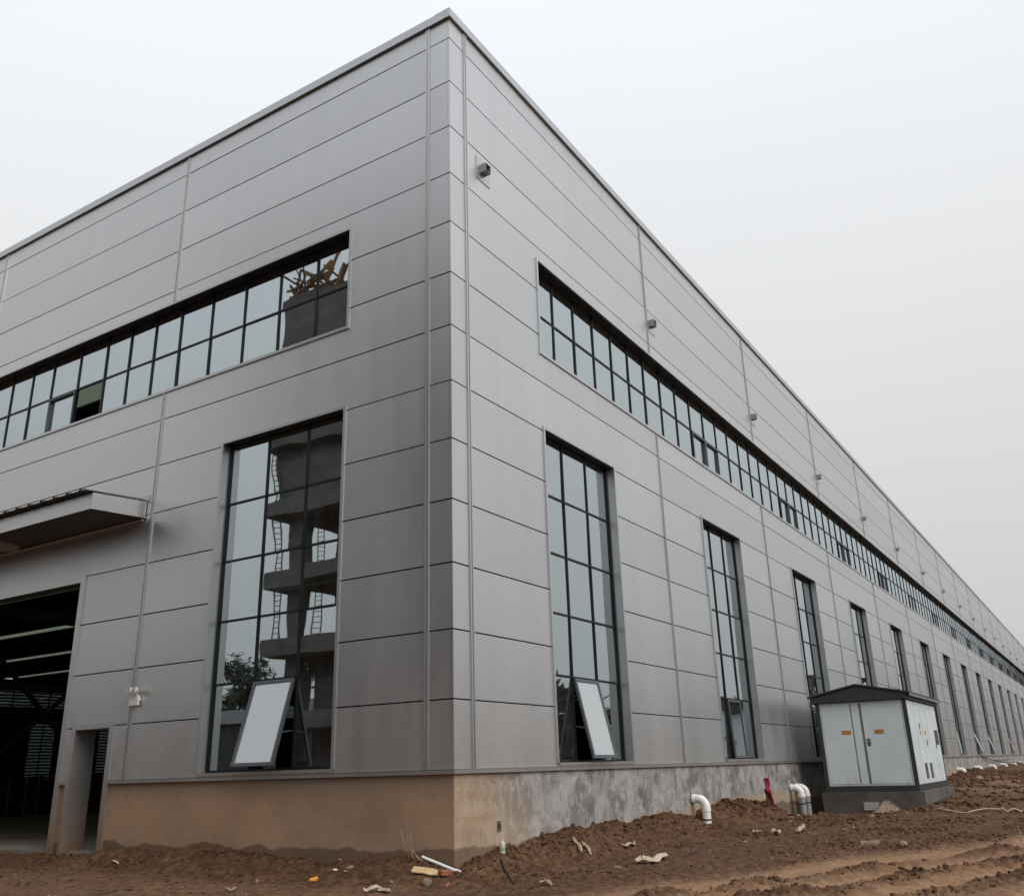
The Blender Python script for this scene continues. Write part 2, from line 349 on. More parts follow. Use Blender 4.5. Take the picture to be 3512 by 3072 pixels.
def ground(x, y, full=False):
    x = np.asarray(x, float); y = np.asarray(y, float)
    plain_ = -0.05 + np.clip(0.0125*x, -0.10, 0.40) + 0.03*pn(x*.22, y*.22, 3)
    plain_ = plain_ + 0.03*sst(3, 9, y)*sst(-6, 0, x)
    warp = 0.25*pn(x*1.3, y*1.3, 5)
    # slumped bank along the side wall
    top = np.interp(x, XS, ZS) + 0.07*pn(x*1.7, y*0+.3, 41) + 0.05*pn(x*4.5, y*.7, 42); tb = sst(-1.05, -0.02, y + warp + 0.10*pn(x*5.0, y*.9, 44))
    bank = np.where(x > -0.2, tb, 0)*sst(-0.5, 0.15, x)
    z = plain_ + (top-plain_)*bank
    # low heaps along the front wall
    tl = sst(-0.75, -0.02, x + warp*.8)*sst(-0.6, 0.2, y)
    z = np.where((y > -0.6) & (x < 0.3), np.maximum(z, plain_ + (np.interp(y, YL, ZL)-plain_)*tl), z)
    # dug strip by the paired pipes and the cabinet base
    z = z - 0.20*gau(x, 17.5, 4.0)*sst(-3.7, -2.3, y)
    # wheel tracks crossing in front
    s_ = 0.88*x - 0.47*y; n_0 = 0.47*x + 0.88*y; n_ = 0.47*x + 0.88*y + 0.45*pn(s_*.30, s_*0+1.7, 9) + 0.16*pn(s_*1.1, n_0*.8, 19)
    brk = 0.42 + 1.1*pn(s_*.8, n_0*.9, 12)
    tr = gau(n_, -2.65, .42) + gau(n_, -3.72, .30) + gau(n_, -4.7, .30) + 0.9*gau(n_, -6.0, .5)
    rd = gau(n_, -3.25, .17) + gau(n_, -4.18, .22) + gau(n_, -5.25, .30)
    act = sst(-4.5, -1.0, s_)
    z = z - 0.045*tr*act + 0.10*rd*np.clip(brk, 0.1, 1.2)*act
    rough = np.clip(0.62 + 0.5*bank*(y > -2.5) + 0.6*rd*act - 0.55*tr*act, 0.1, 1.15)
    rough = rough*(1 - 0.55*sst(0.2, 1.2, -x)*sst(-1.0, 0.4, y))
    rough = rough*(0.8 + 0.5*pn(x*.6, y*.6, 21))
    dry = np.clip(0.95*tr*act + 0.30*sst(-1.8, -2.6, n_)*act - 0.75*rd*act*np.clip(brk, 0, 1) - 0.1*bank, 0, 1)
    dry = np.maximum(dry, 0.28*sst(0.3, 1.6, -x)*sst(-1.5, 0.8, y))
    dry = np.maximum(dry, 0.45*sst(18, 30, x)*sst(-1.4, -2.6, y))
    dist = np.hypot(x+11, y+7.9); att = np.clip(22/np.maximum(dist, 22), 0, 1)
    bil = lambda f, sd_: 1-2*np.abs(pn(x*f, y*f, sd_))
    d = 0.040*pn(x*1.9, y*1.9, 31) + 0.030*bil(3.7, 32) + 0.034*bil(7.7, 33)*att + 0.026*pn(x*14, y*14, 34)*att**2 + 0.015*bil(23, 35)*att**3
    z = z + rough*d + 0.035*bank*pn(x*6.5, y*1.1, 45)
    # tread blocks pressed in the damp tracks
    z = z + 0.010*np.sin(s_*2*np.pi/.16 + 4*np.abs(n_ % .5 - .25)*6)*gau(n_, -3.72, .22)*act*att + 0.012*np.sin(s_*2*np.pi/.2)*gau(n_, -4.7, .22)*act*att
    if full: return z, dry, rough
    return z
def gz(x, y): return float(ground(np.array([x]), np.array([y]))[0])
def ray(u, v): return FWD + RGT*((u-PW/2)/FPX) - UPV*((v-PH/2)/FPX)
def onground(u, v):                          # where the sight line through a photo pixel meets the soil
    d = ray(u, v); lo = None
    ts = np.linspace(4, 90, 3000); P = np.array(CAM)[None] + ts[:, None]*np.array(d)[None]
    dz = P[:, 2] - ground(P[:, 0], P[:, 1]); k = np.argmax(dz < 0)
    return Vector(P[k if k else -1])

def gridline(segs):
    out_ = []
    for a, b, st in segs: out_ += list(np.arange(a, b, st))
    return out_
def grow(a, b, s0, g):
    o = [a]; s = s0
    while abs(o[-1]-a) < abs(b-a):
        o.append(o[-1] + (s if b > a else -s)); s *= g
    return o[1:]
gx = sorted(grow(-7, -500, .05, 1.12)) + gridline([(-7, 8, .03)]) + [8.0] + grow(8.0, 140, .03, 1.0052) + grow(142, 900, 4, 1.3)
gy = sorted(grow(-8.5, -600, .05, 1.12)) + gridline([(-8.5, .6, .03), (.6, 11, .042)]) + [11.0] + grow(11.0, 600, .06, 1.14)
gx = np.array(gx); gy = np.array(gy)
Xg, Yg = np.meshgrid(gx, gy, indexing='xy')
Zg, Dg, Rg = ground(Xg, Yg, True)
inside = (Xg > 0.12) & (Yg > 0.12) & (Xg < 136.5)
Zg = np.where(inside, np.minimum(Zg, -0.05), Zg)
far = np.hypot(Xg+11, Yg+8) > 160; Zg = np.where(far, np.clip(Zg, -.3, .5), Zg)
nx, ny = len(gx), len(gy)
idx = np.arange(nx*ny).reshape(ny, nx)
q = np.stack([idx[:-1,:-1], idx[:-1,1:], idx[1:,1:], idx[1:,:-1]], -1).reshape(-1, 4)
ins = inside & (Xg > 0.5) & (Yg > 0.5) & (Yg < 87)
keep = ~(ins[:-1,:-1] & ins[1:,1:]).reshape(-1); q = q[keep]
used = np.zeros(nx*ny, bool); used[q.reshape(-1)] = True; remap = np.cumsum(used)-1
co = np.stack([Xg, Yg, Zg], -1).reshape(-1, 3)[used].astype(np.float32); q = remap[q].astype(np.int32)
me = bpy.data.meshes.new('ground'); me.vertices.add(len(co)); me.vertices.foreach_set('co', co.reshape(-1))
me.loops.add(len(q)*4); me.loops.foreach_set('vertex_index', q.reshape(-1))
me.polygons.add(len(q)); me.polygons.foreach_set('loop_start', np.arange(len(q), dtype=np.int32)*4)
me.polygons.foreach_set('use_smooth', np.ones(len(q), bool)); me.update(calc_edges=True)
at = me.attributes.new('dry', 'FLOAT', 'POINT'); at.data.foreach_set('value', Dg.reshape(-1)[used].astype(np.float32))
me.materials.append(M['soil']); tag(link('ground', me), kind='structure')

# ------------------------------------------------------------------ the factory
LEN, DEP = 137.0, 88.0
B = 8.07
ROWS = [1.385] + [2.338+k for k in range(13)] + [14.80]
fac = thing('factory_building', 'long grey factory hall clad in horizontal ribbed metal panels', 'building')
NW = 16
TZ0, TZ1, RZ0, RZ1 = 1.43, 7.385, 8.975, 11.02
sj = [0.48] + [8.46 + B*k for k in range(NW)]                    # joints along the side wall
tallS = [(2.955 + B*k, 5.885 + B*k) for k in range(NW)]
openS = [(a, b, TZ0, TZ1) for a, b in tallS] + [(2.95, LEN, RZ0, RZ1)]
fj = [0.49, 7.32, 14.62, 22.0, 29.3]
FEND = 36.6
openF = [(2.295, 5.365, TZ0, TZ1), (2.30, FEND, RZ0, RZ1), (9.36, 14.5, -1, 5.235), (7.865, 8.925, -1, 2.315)]
def rects(u0, u1, z0, z1, opens):
    rs = [(u0, u1, z0, z1)]
    for a, b, c, d in opens:
        o = []
        for r in rs:
            if a >= r[1]-1e-6 or b <= r[0]+1e-6 or c >= r[3]-1e-6 or d <= r[2]+1e-6: o.append(r); continue
            za, zb = max(c, r[2]), min(d, r[3])
            if r[0] < a: o.append((r[0], a, za, zb))
            if b < r[1]: o.append((b, r[1], za, zb))
            if r[2] < c: o.append((r[0], r[1], r[2], c))
            if d < r[3]: o.append((r[0], r[1], d, r[3]))
        rs = o
    return rs
def groups(rs):                              # connected pieces become one panel
    gs = []
    for r in rs:
        hit = [g for g in gs if any(r[0] <= q[1]+1e-5 and q[0] <= r[1]+1e-5 and r[2] <= q[3]+1e-5 and q[2] <= r[3]+1e-5 for q in g)]
        n = [r]
        for h in hit: n += h; gs.remove(h)
        gs.append(n)
    return gs
def wall(F, name, joints, end, opens, start):
    ws = MB()
    for r in rects(start, end, 1.33, 14.8, opens): fbox(ws, F, r[0], r[1], r[2], r[3], 0.052, 0.16)
    core = ws.build(name, 'dark', fac)
    us = [0.0] + joints + [end]; cache = {}
    for i in range(len(us)-1):
        for j in range(len(ROWS)-1):
            g = 0.0105
            u0, u1, z0, z1 = us[i], us[i+1], ROWS[j], ROWS[j+1]
            a0 = u0 + (0 if i else (0.0 if F == 'S' else 0.051)); zz0 = z0 + (g if j else 0); zz1 = z1-g
            for grp in groups(rects(a0, u1, zz0, zz1, opens)):
                if max(r[1]-r[0] for r in grp) < 0.03 or sum((r[1]-r[0])*(r[3]-r[2]) for r in grp) < 0.01: continue
                mn = min(r[0] for r in grp); key = tuple((round(r[0]-mn, 3), round(r[1]-mn, 3), round(r[2]-z0, 3), round(r[3]-z0, 3)) for r in sorted(grp))
                if key not in cache:
                    mb = MB()
                    for r in key: fbox(mb, F, r[0], r[1], r[2], r[3], 0.0, 0.05)
                    o = mb.build('panel', 'panel', core); cache[key] = o.data
                    o.data.materials.append(M['dark']); ax = 1 if F == 'S' else 0
                    for pg in o.data.polygons: pg.material_index = 0 if (pg.normal[ax] < -.5 or (F == 'S' and i == 0 and pg.normal[0] < -.5)) else 1
                else: o = link('panel', cache[key], core)
                o.location = fp(F, mn, random.uniform(-.002, .001), z0)
                t = random.uniform(-1, 1)*0.0004
                o.rotation_euler = (random.uniform(-1, 1)*.0012, 0, t) if F == 'S' else (0, random.uniform(-1, 1)*.0012, t)
    # cover strips over the upright joints
    for i, u in enumerate(joints):
        hw = 0.055 if (F == 'F' or i == 0) else 0.034
        for (za, zb) in ([(1.387, 14.79)] if u < 2 else [(1.387, RZ0-.06), (RZ1+.06, 14.79)]):
            if F == 'F' and 9.2 < u < 14.7 and za < 2: za = 5.4
            mb = MB()
            fbox(mb, F, u-hw, u+hw, za, zb, -0.010, 0.004)
            fbox(mb, F, u-hw*.75, u-hw*.25, za, zb, -0.024, -0.011); fbox(mb, F, u+hw*.35, u+hw*.8, za, zb, -0.024, -0.011)
            mb.build('cover_strip', 'flat', core)
    return core
side_wall = wall('S', 'side_wall', sj, LEN, openS, 0.056)
front_wall = wall('F', 'front_wall', fj, FEND, openF, 0.162)
# parapet coping, in lengths with seams
for F, a, end in (('S', -0.055, LEN), ('F', 0.075, FEND)):
    u = a; L = 4.1 if F == 'S' else 5.6
    while u < end:
        v = min(u + L, end); mb = MB()
        fbox(mb, F, u, v-.005, 14.805, 14.985, -0.055, 0.07)
        fbox(mb, F, u + (0.13 if u == a and F == 'F' else 0), v-.005, 14.990, 15.0, -0.045, 0.30)
        mb.build('coping', 'coping', fac); u = v
# base flashing in lengths
for F, segs in (('S', [(-.03, 5.6)] + [(5.6+6.1*k, 11.7+6.1*k) for k in range(21)]), ('F', [(.02, 4.4), (4.4, 7.74), (9.03, 9.25)])):
    for a, b in segs:
        mb = MB(); fbox(mb, F, a, b-.003, 1.318, 1.372, -0.032, 0.012); fbox(mb, F, a, b-.003, 1.374, 1.384, -0.036, 0.03)
        mb.build('base_flashing', 'flat', fac)
# masonry plinth
mb = MB(); mb.box(0.02, 0.3, 0.02, 7.80, -0.6, 1.325); mb.build('plinth', 'plinth', fac)
mb = MB(); mb.box(0.02, 0.3, 8.99, 9.27, -0.6, 1.325); mb.build('plinth', 'plinth', fac)
mb = MB(); mb.box(0.3, LEN, 0.02, 0.3, -0.6, 1.325); mb.build('plinth', 'plinth', fac)
mb = MB(); mb.box(0.02, 0.3, 14.6, DEP, -0.6, 1.325); mb.build('plinth', 'plinth', fac)
mb = MB(); mb.box(1.10, 1.20, 0.012, 0.03, 0.50, 0.64); s_ = mb.build('socket_box', 'concrete', fac)
mb = MB(); mb.box(1.125, 1.175, 0.008, 0.018, 0.535, 0.60); mb.build('socket_hole', 'dark', s_)

# --- windows
def pane(F, u0, u1, z0, z1, d, parent, bow=0.0, name='pane'):
    N = 6; mb = MB(); s = random.uniform(.5, 1)*bow*random.choice((1, 1, -1)); tu = random.uniform(-1, 1)*.003; tz = random.uniform(-1, 1)*.003
    if bow == 0: N = 1
    for j in range(N+1):
        for i in range(N+1):
            a = 2*i/N-1; c = 2*j/N-1
            mb.v.append(fp(F, u0+(u1-u0)*i/N, d + s*(1-a*a)*(1-c*c) + tu*a + tz*c, z0+(z1-z0)*j/N))
    for j in range(N):
        for i in range(N):
            k = j*(N+1)+i; mb.f.append((k, k+1, k+N+2, k+N+1))
    o = mb.build(name, 'glass', parent, True)
    return o
def awning(F, u0, u1, z0, z1, d, ang, parent, struts=True):
    L = z1-z0; ca, sa = math.cos(R(ang)), math.sin(R(ang))
    P = lambda u, s, off=0.0: Vector(fp(F, u, d - s*sa - off*ca, z1 - s*ca + off*sa))
    w = 0.055; mb = MB(); nrm = P(0, 0, 1) - P(0, 0, 0)
    mb.bar(P(u0+w/2, 0), P(u0+w/2, L), w, .045, nrm); mb.bar(P(u1-w/2, 0), P(u1-w/2, L), w, .045, nrm)
    mb.bar(P(u0+w, w/2), P(u1-w, w/2), .045, w, nrm.cross(Vector(fp(F, 1, 0, 0)))); mb.bar(P(u0+w, L-w/2), P(u1-w, L-w/2), .045, w, nrm.cross(Vector(fp(F, 1, 0, 0))))
    sash = mb.build('sash', 'sash', parent)
    g = MB().poly([P(u0+w, L-w, .004), P(u1-w, L-w, .004), P(u1-w, w, .004), P(u0+w, w, .004)]); g.build('sash_pane', 'whiten' if ang > 6 else 'glass', parent)  # diffuse white mixed into the panes of sashes opened wide
    if struts and ang > 6:
        for u in (u0+.02, u1-.02):
            mb = MB(); mb.bar(P(u, L*.62, -.03), Vector(fp(F, u, d+.05, z0+.42*L)), .016, .022); mb.build('stay', 'sash', parent)
    return sash
def window(F, u0, u1, z0, z1, cols, rows, dep, parts, label, name='window', sill=True, sashes=(), bow=0.0, sliders=(), openp=()):
    mb = MB(); t = 0.062; pr = -0.028
    fbox(mb, F, u0-t+.02, u0+.012, z0-(0 if sill else .045), z1+t-.02, pr, dep+.06); fbox(mb, F, u1-.012, u1+t-.02, z0-(0 if sill else .045), z1+t-.02, pr, dep+.06)
    fbox(mb, F, u0+.0125, u1-.0125, z1-.012, z1+t-.021, pr+.001, dep+.06)
    if sill: fbox(mb, F, u0+.0125, u1-.0125, z0-.042, z0+.012, -.045, dep+.06)
    else: fbox(mb, F, u0+.0125, u1-.0125, z0-.045, z0+.012, pr+.001, dep+.06)
    wn = mb.build(name, 'flat', fac); wn['label'] = label
    hl = MB(); fbox(hl, F, u0+.0125, u1-.0125, z1-.034, z1-.0125, .012, dep-.06); hl.build('head_shade_strip', 'frame', wn)  # dark strip under the head, painting in the head shadow
    fw, fd = 0.036, 0.035
    a, b, c, d_ = u0+.014, u1-.014, z0+.014, z1-.014
    fr = MB(); fbox(fr, F, a, a+fw, c, d_, dep-fd, dep+.03); fbox(fr, F, b-fw, b, c, d_, dep-fd, dep+.03)
    fbox(fr, F, a+fw, b-fw, c, c+fw, dep-fd+.001, dep+.03); fbox(fr, F, a+fw, b-fw, d_-fw, d_, dep-fd+.001, dep+.03)
    mw = 0.038
    U = [a] + list(cols) + [b]; Z = [c] + list(rows) + [d_]
    if parts:
        fr.build('frame', 'frame', wn)
        for u in cols:
            fbox(MB(), F, 0, 0, 0, 0, 0, 0); q = MB(); fbox(q, F, u-mw/2, u+mw/2, c+fw, d_-fw, dep-.026, dep+.035); q.build('mullion', 'frame', wn)
        for z in rows:
            for i in range(len(U)-1):
                q = MB(); fbox(q, F, U[i]+mw/2, U[i+1]-mw/2, z-mw/2, z+mw/2, dep-.020, dep+.03); q.build('transom', 'frame', wn)
        for i in range(len(U)-1):
            for j in range(len(Z)-1):
                if (i, j) in [s[:2] for s in sashes] or (i, j) in openp: continue
                pane(F, U[i], U[i+1], Z[j], Z[j+1], dep + (0.012 if (i, j) in sliders else 0), wn, bow)
    else:
        for u in cols: fbox(fr, F, u-mw/2, u+mw/2, c+fw, d_-fw, dep-.026, dep+.035)
        for z in rows: fbox(fr, F, a+fw, b-fw, z-mw/2, z+mw/2, dep-.020, dep+.029)
        fr.build('frame', 'frame', wn)
        g = MB()
        for i in range(len(U)-1):
            for j in range(len(Z)-1):
                if (i, j) in [s[:2] for s in sashes]: continue
                dd = [dep + random.uniform(-1, 1)*.003 for _ in range(4)]
                g.poly([fp(F, U[i], dd[0], Z[j]), fp(F, U[i+1], dd[1], Z[j]), fp(F, U[i+1], dd[2], Z[j+1]), fp(F, U[i], dd[3], Z[j+1])])
        g.build('glazing', 'glass', wn)
    for (i, j) in sliders:
        q = MB(); e0, e1, f0, f1 = U[i]+mw/2, U[i+1]-mw/2, Z[j]+mw/2, Z[j+1]-mw/2; s = .035
        fbox(q, F, e0, e0+s, f0, f1, dep-.04, dep+.01); fbox(q, F, e1-s, e1, f0, f1, dep-.04, dep+.01)
        fbox(q, F, e0+s, e1-s, f0, f0+s, dep-.04, dep+.01); fbox(q, F, e0+s, e1-s, f1-s, f1, dep-.04, dep+.01)
        q.build('sash', 'sash', wn)
    for (i, j, ang) in sashes:
        awning(F, U[i]+mw/2+.005, U[i+1]-mw/2-.005, Z[j]+.02, Z[j+1]-mw/2, dep-.03, ang, wn, parts)
    return wn
TR = [2.90, 4.0, 5.10, 6.20]
ang = {0: 12.6, 1: 2.5, 6: 3, 7: 17, 8: 15, 10: 16}
for k, (a, b) in enumerate(tallS):
    c1 = a + (b-a)/3; c2 = a + 2*(b-a)/3
    o = window('S', a, b, TZ0, TZ1, [c1, c2], TR, 0.185, k < 5, 'tall narrow window with silver surround in the side wall', sashes=[(1, 0, ang.get(k, 0.6))], bow=.002 if k < 3 else 0)
window('F', 2.295, 5.365, TZ0, TZ1, [3.31, 4.31], TR, 0.185, True, 'tall window in the front wall with its bottom sash propped open', sashes=[(1, 0, 15.9)], bow=.0016)
# ribbon windows, bay by bay
def rib(F, u0, u1, cols, parts, lbl, dep=.2, ends=(True, True), **kw):
    return window(F, u0, u1, RZ0, RZ1, cols, [9.985], dep, parts, lbl, 'ribbon_window', False, **kw)
def ribbon(F, u0, u1, bays, nparts, lbl, sl, op, bow):
    mb = MB(); t = .062; pr = -.028; dep = .215
    fbox(mb, F, u0-t+.02, u0+.012, RZ0-.045, RZ1+t-.02, pr, dep+.06)
    u = u0+.0125
    L = 3.0 if F == 'F' else 4.5
    while u < u1:                              # head and sill flashings in lengths
        v = min(u+L, u1); fbox(mb, F, u, v-.003, RZ1-.012, RZ1+t-.021, pr+.001, dep+.06); fbox(mb, F, u, v-.003, RZ0-.045, RZ0+.012, pr+.001, dep+.06); u = v
    wn = mb.build('ribbon_window', 'flat', fac); wn['label'] = lbl
    hl = MB(); fbox(hl, F, u0+.0125, u1, RZ1-.036, RZ1-.0125, .012, dep-.06); hl.build('head_shade_strip', 'frame', wn)  # same dark strip along the ribbon, deepens the shadow band
    c, d_ = RZ0+.014, RZ1-.014; zm = 9.985; mw = .040; fw = .04
    for n, cols in enumerate(bays):
        P = n < nparts; fr = MB(); g = MB()
        for i in range(len(cols)-1):
            a, b = cols[i], cols[i+1]
            q = MB() if P else fr
            hw = mw*.65 if i == 0 else mw/2
            fbox(q, F, a-hw, a+hw, c, d_, dep-.026, dep+.035)
            if P: q.build('mullion', 'frame', wn); q = MB()
            fbox(q, F, a+hw, b-mw/2*1.3, zm-mw/2, zm+mw/2, dep-.020, dep+.03)
            if P: q.build('transom', 'frame', wn)
            for j, (z0, z1) in enumerate(((c, zm), (zm, d_))):
                if (n, i) in op and j == 0: continue
                dz = .02 if ((n, i) in sl and j == 0) else 0
                if P: pane(F, a, b, z0, z1, dep+dz, wn, bow)
                else:
                    dd = [dep + random.uniform(-1, 1)*.003 for _ in range(4)]
                    g.poly([fp(F, a, dd[0], z0), fp(F, b, dd[1], z0), fp(F, b, dd[2], z1), fp(F, a, dd[3], z1)])
            if (n, i) in sl:
                q = MB(); s = .04; e0, e1, f0, f1 = a+hw, b-mw/2, c+fw, zm-mw/2
                fbox(q, F, e0, e0+s, f0, f1, dep-.045, dep+.018); fbox(q, F, e1-s, e1, f0, f1, dep-.045, dep+.018)
                fbox(q, F, e0+s, e1-s, f0, f0+s, dep-.045, dep+.018); fbox(q, F, e0+s, e1-s, f1-s, f1, dep-.045, dep+.018)
                q.build('sash', 'sash', wn)
        q = MB() if P else fr
        fbox(q, F, cols[0]+mw, cols[-1]-mw, c, c+fw, dep-.03, dep+.03); fbox(q, F, cols[0]+mw, cols[-1]-mw, d_-fw, d_, dep-.03, dep+.03)
        (q if P else fr).build('frame', 'frame', wn)
        if not P: g.build('glazing', 'glass', wn)
    return wn
bS = [list(np.linspace(2.98, 8.46, 7))] + [list(np.linspace(8.46+B*k, 8.46+B*(k+1), 9)) for k in range(NW-1)] + [list(np.linspace(8.46+B*(NW-1), LEN, 9))]
slS = {(n, i) for n in range(1, NW) for i in (3, 4)}
ribbon('S', 2.95, LEN, bS, 5, 'continuous two-row ribbon window along the side wall', slS, set(), .002)
bF = [[2.33, 3.31, 4.31, 5.31, 6.31, 7.30], [7.30, 8.15, 9.01, 9.87, 10.88, 11.94, 12.81, 13.69, 14.60]] + [list(np.linspace(14.6+7.3*k, 21.9+7.3*k, 9)) for k in range(3)]
ribbon('F', 2.30, FEND, bF, 2, 'two-row ribbon window across the front wall, one pane slid open', {(1, 4)}, {(1, 3)}, .0016)
# overflow spouts under the parapet
for k in range(NW):
    u = (1.02 if k == 0 else 0.62 + B*k) ; z = 11.97
    mb = MB(); mb.box(u-.20, u+.26, -.012, -.002, z-.24, z+.26); pl_ = mb.build('overflow_spout', 'flat', fac)
    mb = MB(); a, b, c, d_ = u-.08, u+.09, z-.075, z+.095; t = .008
    mb.box(a, b, -.145, -.014, c, c+t); mb.box(a, b, -.145, -.014, d_-t, d_); mb.box(a, a+t, -.145, -.014, c+t, d_-t); mb.box(b-t, b, -.145, -.014, c+t, d_-t)
    MB().box(a+t, b-t, -.10, -.016, c+t, d_-t).build('spout_throat', 'dark', pl_)
    mb.build('spout_box', 'pvcg', pl_)

# --- doors on the front
mb = MB()
fbox(mb, 'F', 9.225, 9.372, 0.02, 5.345, -.03, .02); fbox(mb, 'F', 9.3725, 14.5, 5.222, 5.345, -.029, .02); fbox(mb, 'F', 14.49, 14.63, .02, 5.345, -.03, .02)
fbox(mb, 'F', 9.34, 9.3715, .02, 5.22, .021, .30); fbox(mb, 'F', 9.3725, 14.49, 5.222, 5.25, .021, .30)
dw = mb.build('vehicle_doorway', 'flat', fac); dw['label'] = 'wide open vehicle doorway with metal surround'
mb = MB()
fbox(mb, 'F', 7.745, 7.872, .02, 2.405, -.034, .02); fbox(mb, 'F', 7.8725, 8.9175, 2.302, 2.405, -.033, .02); fbox(mb, 'F', 8.918, 9.02, .02, 2.405, -.034, .02)
fbox(mb, 'F', 7.845, 7.8715, .02, 2.30, .021, .42); fbox(mb, 'F', 8.9185, 8.945, .02, 2.30, .021, .42); fbox(mb, 'F', 7.8725, 8.918, 2.302, 2.32, .021, .42)
dw = mb.build('doorway', 'flat', fac); dw['label'] = 'narrow open pedestrian doorway with deep metal jambs'
# canopy over the big door
cy0, cy1 = 7.52, 16.4
mb = MB(); mb.hexa([(-1.2, cy0, 6.215), (-1.19, cy0, 6.215), (-1.19, cy1, 6.215), (-1.2, cy1, 6.215), (-1.2, cy0, 6.525), (-1.19, cy0, 6.525), (-1.19, cy1, 6.525), (-1.2, cy1, 6.525)])
can = mb.build('canopy', 'flat', fac); can['label'] = 'shallow metal canopy with corrugated roof over the vehicle doorway'
MB().hexa([(-1.189, cy0-.004, 6.213), (-.012, cy0-.004, 6.28), (-.012, cy0+.008, 6.28), (-1.189, cy0+.008, 6.213), (-1.189, cy0-.004, 6.53), (-.012, cy0-.004, 6.62), (-.012, cy0+.008, 6.62), (-1.189, cy0+.008, 6.53)]).build('end_fascia', 'flat', can)
mb = MB(); prof = []
y = cy0+.12
while y < cy1:
    for dy, dz in ((0, 0), (.035, .05), (.06, .05), (.095, 0)): prof.append((y+dy, dz))
    y += .42
n0 = len(prof)
for (yy, dz) in prof: mb.v.append((-1.36, yy, 6.555+dz))
for (yy, dz) in prof: mb.v.append((-.014, yy, 6.66+dz))
for i in range(n0-1): mb.f.append((i, i+1, n0+i+1, n0+i))
mb.build('roof_sheet', 'steel', can)
MB().hexa([(-1.36, cy0+.0, 6.545), (-.014, cy0+.0, 6.63), (-.014, cy0+.14, 6.63), (-1.36, cy0+.14, 6.545), (-1.36, cy0, 6.556), (-.014, cy0, 6.645), (-.014, cy0+.14, 6.645), (-1.36, cy0+.14, 6.556)]).build('verge_trim', 'steel', can)
y = cy0+.02
while y < cy1:                                  # soffit boards
    MB().hexa([(-1.185, y, 6.222), (-.03, y, 6.287), (-.03, y+.085, 6.287), (-1.185, y+.085, 6.222), (-1.185, y, 6.236), (-.03, y, 6.301), (-.03, y+.085, 6.301), (-1.185, y+.085, 6.236)]).build('soffit_board', 'steel', can)
    y += .13
MB().tube([(-.05, cy0+.02, 6.235), (-.05, cy1, 6.235)], .018, 8).build('conduit', 'flat', can, True)
MB().box(-.012, -.003, 7.44, 7.95, 6.60, 6.75).build('wall_flashing', 'flat', can)
lt = thing('ceiling_light', 'round disc lamp under the canopy soffit at the left edge', 'lamp', loc=(0,0,0))
MB().tube([(-.62, 11.72, 6.245), (-.62, 11.72, 6.20)], [.46, .44], 32).build('lamp_disc', 'discw', lt, True)
MB().tube([(-.62, 11.72, 6.26), (-.62, 11.72, 6.2455)], .48, 32).build('lamp_rim', 'steel', lt, True)
# emergency light
el = thing('emergency_light', 'white twin-head emergency light on the front wall beside the narrow doorway', 'lamp')
MB().box(-.075, -.025, 7.075, 7.325, 2.66, 2.83).build('housing', 'white', el)
MB().tube([(-.05, 7.075, 2.77), (-.05, 7.068, 2.77)], .045, 16).build('side_knob', 'white', el, True)
for yy in (7.275, 7.13):
    h = MB().tube([(-.07, yy, 2.905), (-.082, yy, 2.905), (-.13, yy-.02, 2.925), (-.135, yy-.02, 2.927)], [.02, .045, .066, .062], 20).build('lamp_head', 'lampw', el, True)
    MB().tube([(-.05, yy, 2.83), (-.06, yy, 2.87)], .014, 8).build('bracket', 'white', el, True)
    MB().tube([(-.1355, yy-.0205, 2.927), (-.139, yy-.022, 2.929)], [.05, .045], 20).build('lens', 'kedge', h, True)

# --- interior seen through doors and panes
flo = MB().box(0.04, LEN-.3, 0.32, DEP, -0.35, 0.165).build('floor', 'floor'); tag(flo, kind='structure')
RZ = 11.75
xs_ = [0.2]; k = 0
strips = [19.0 + 8.07*k for k in range(-2, 14)]
for x in strips: xs_ += [x-.5, x+.5]
xs_.append(LEN)
for i in range(0, len(xs_)-1, 2):
    MB().box(xs_[i], xs_[i+1], .2, DEP, RZ, RZ+.1).build('roof_deck', 'steel', fac)
for x in strips: MB().poly([(x-.5, .2, RZ+.05), (x+.5, .2, RZ+.05), (x+.5, DEP, RZ+.05), (x-.5, DEP, RZ+.05)]).build('skylight', 'skylight', fac)
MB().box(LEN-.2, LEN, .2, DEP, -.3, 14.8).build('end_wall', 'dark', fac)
mb = MB(); mb.box(0.052, 0.16, FEND, DEP, 1.33, 14.8); mb.build('front_wall', 'flat', fac)
fo = [(46.3+8.07*k-40.35, 49.2+8.07*k-40.35, 1.45, 7.4) for k in range(14)] + [(3, LEN-3, 9.0, 10.6)]
mb = MB()
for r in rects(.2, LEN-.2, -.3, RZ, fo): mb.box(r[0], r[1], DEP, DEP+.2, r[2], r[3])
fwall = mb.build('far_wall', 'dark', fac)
for a, b, c, d_ in fo:
    MB().poly([(a, DEP+.1, c), (b, DEP+.1, c), (b, DEP+.1, d_), (a, DEP+.1, d_)]).build('glazing', 'glass', fwall)
    if b-a > 20: a, b = 30, 62
    if a > 70 or a < 22: continue
    mb = MB(); z = c+.1
    while z < d_: mb.box(a, b, DEP+.05, DEP+.07, z, z+.17); z += .32
    u = a
    while u <= b+.01: mb.box(u-.08, u+.08, DEP+.02, DEP+.045, c, d_); u += (b-a)/2 if b-a < 5 else 2.0
    mb.build('louvre', 'steel', fwall)
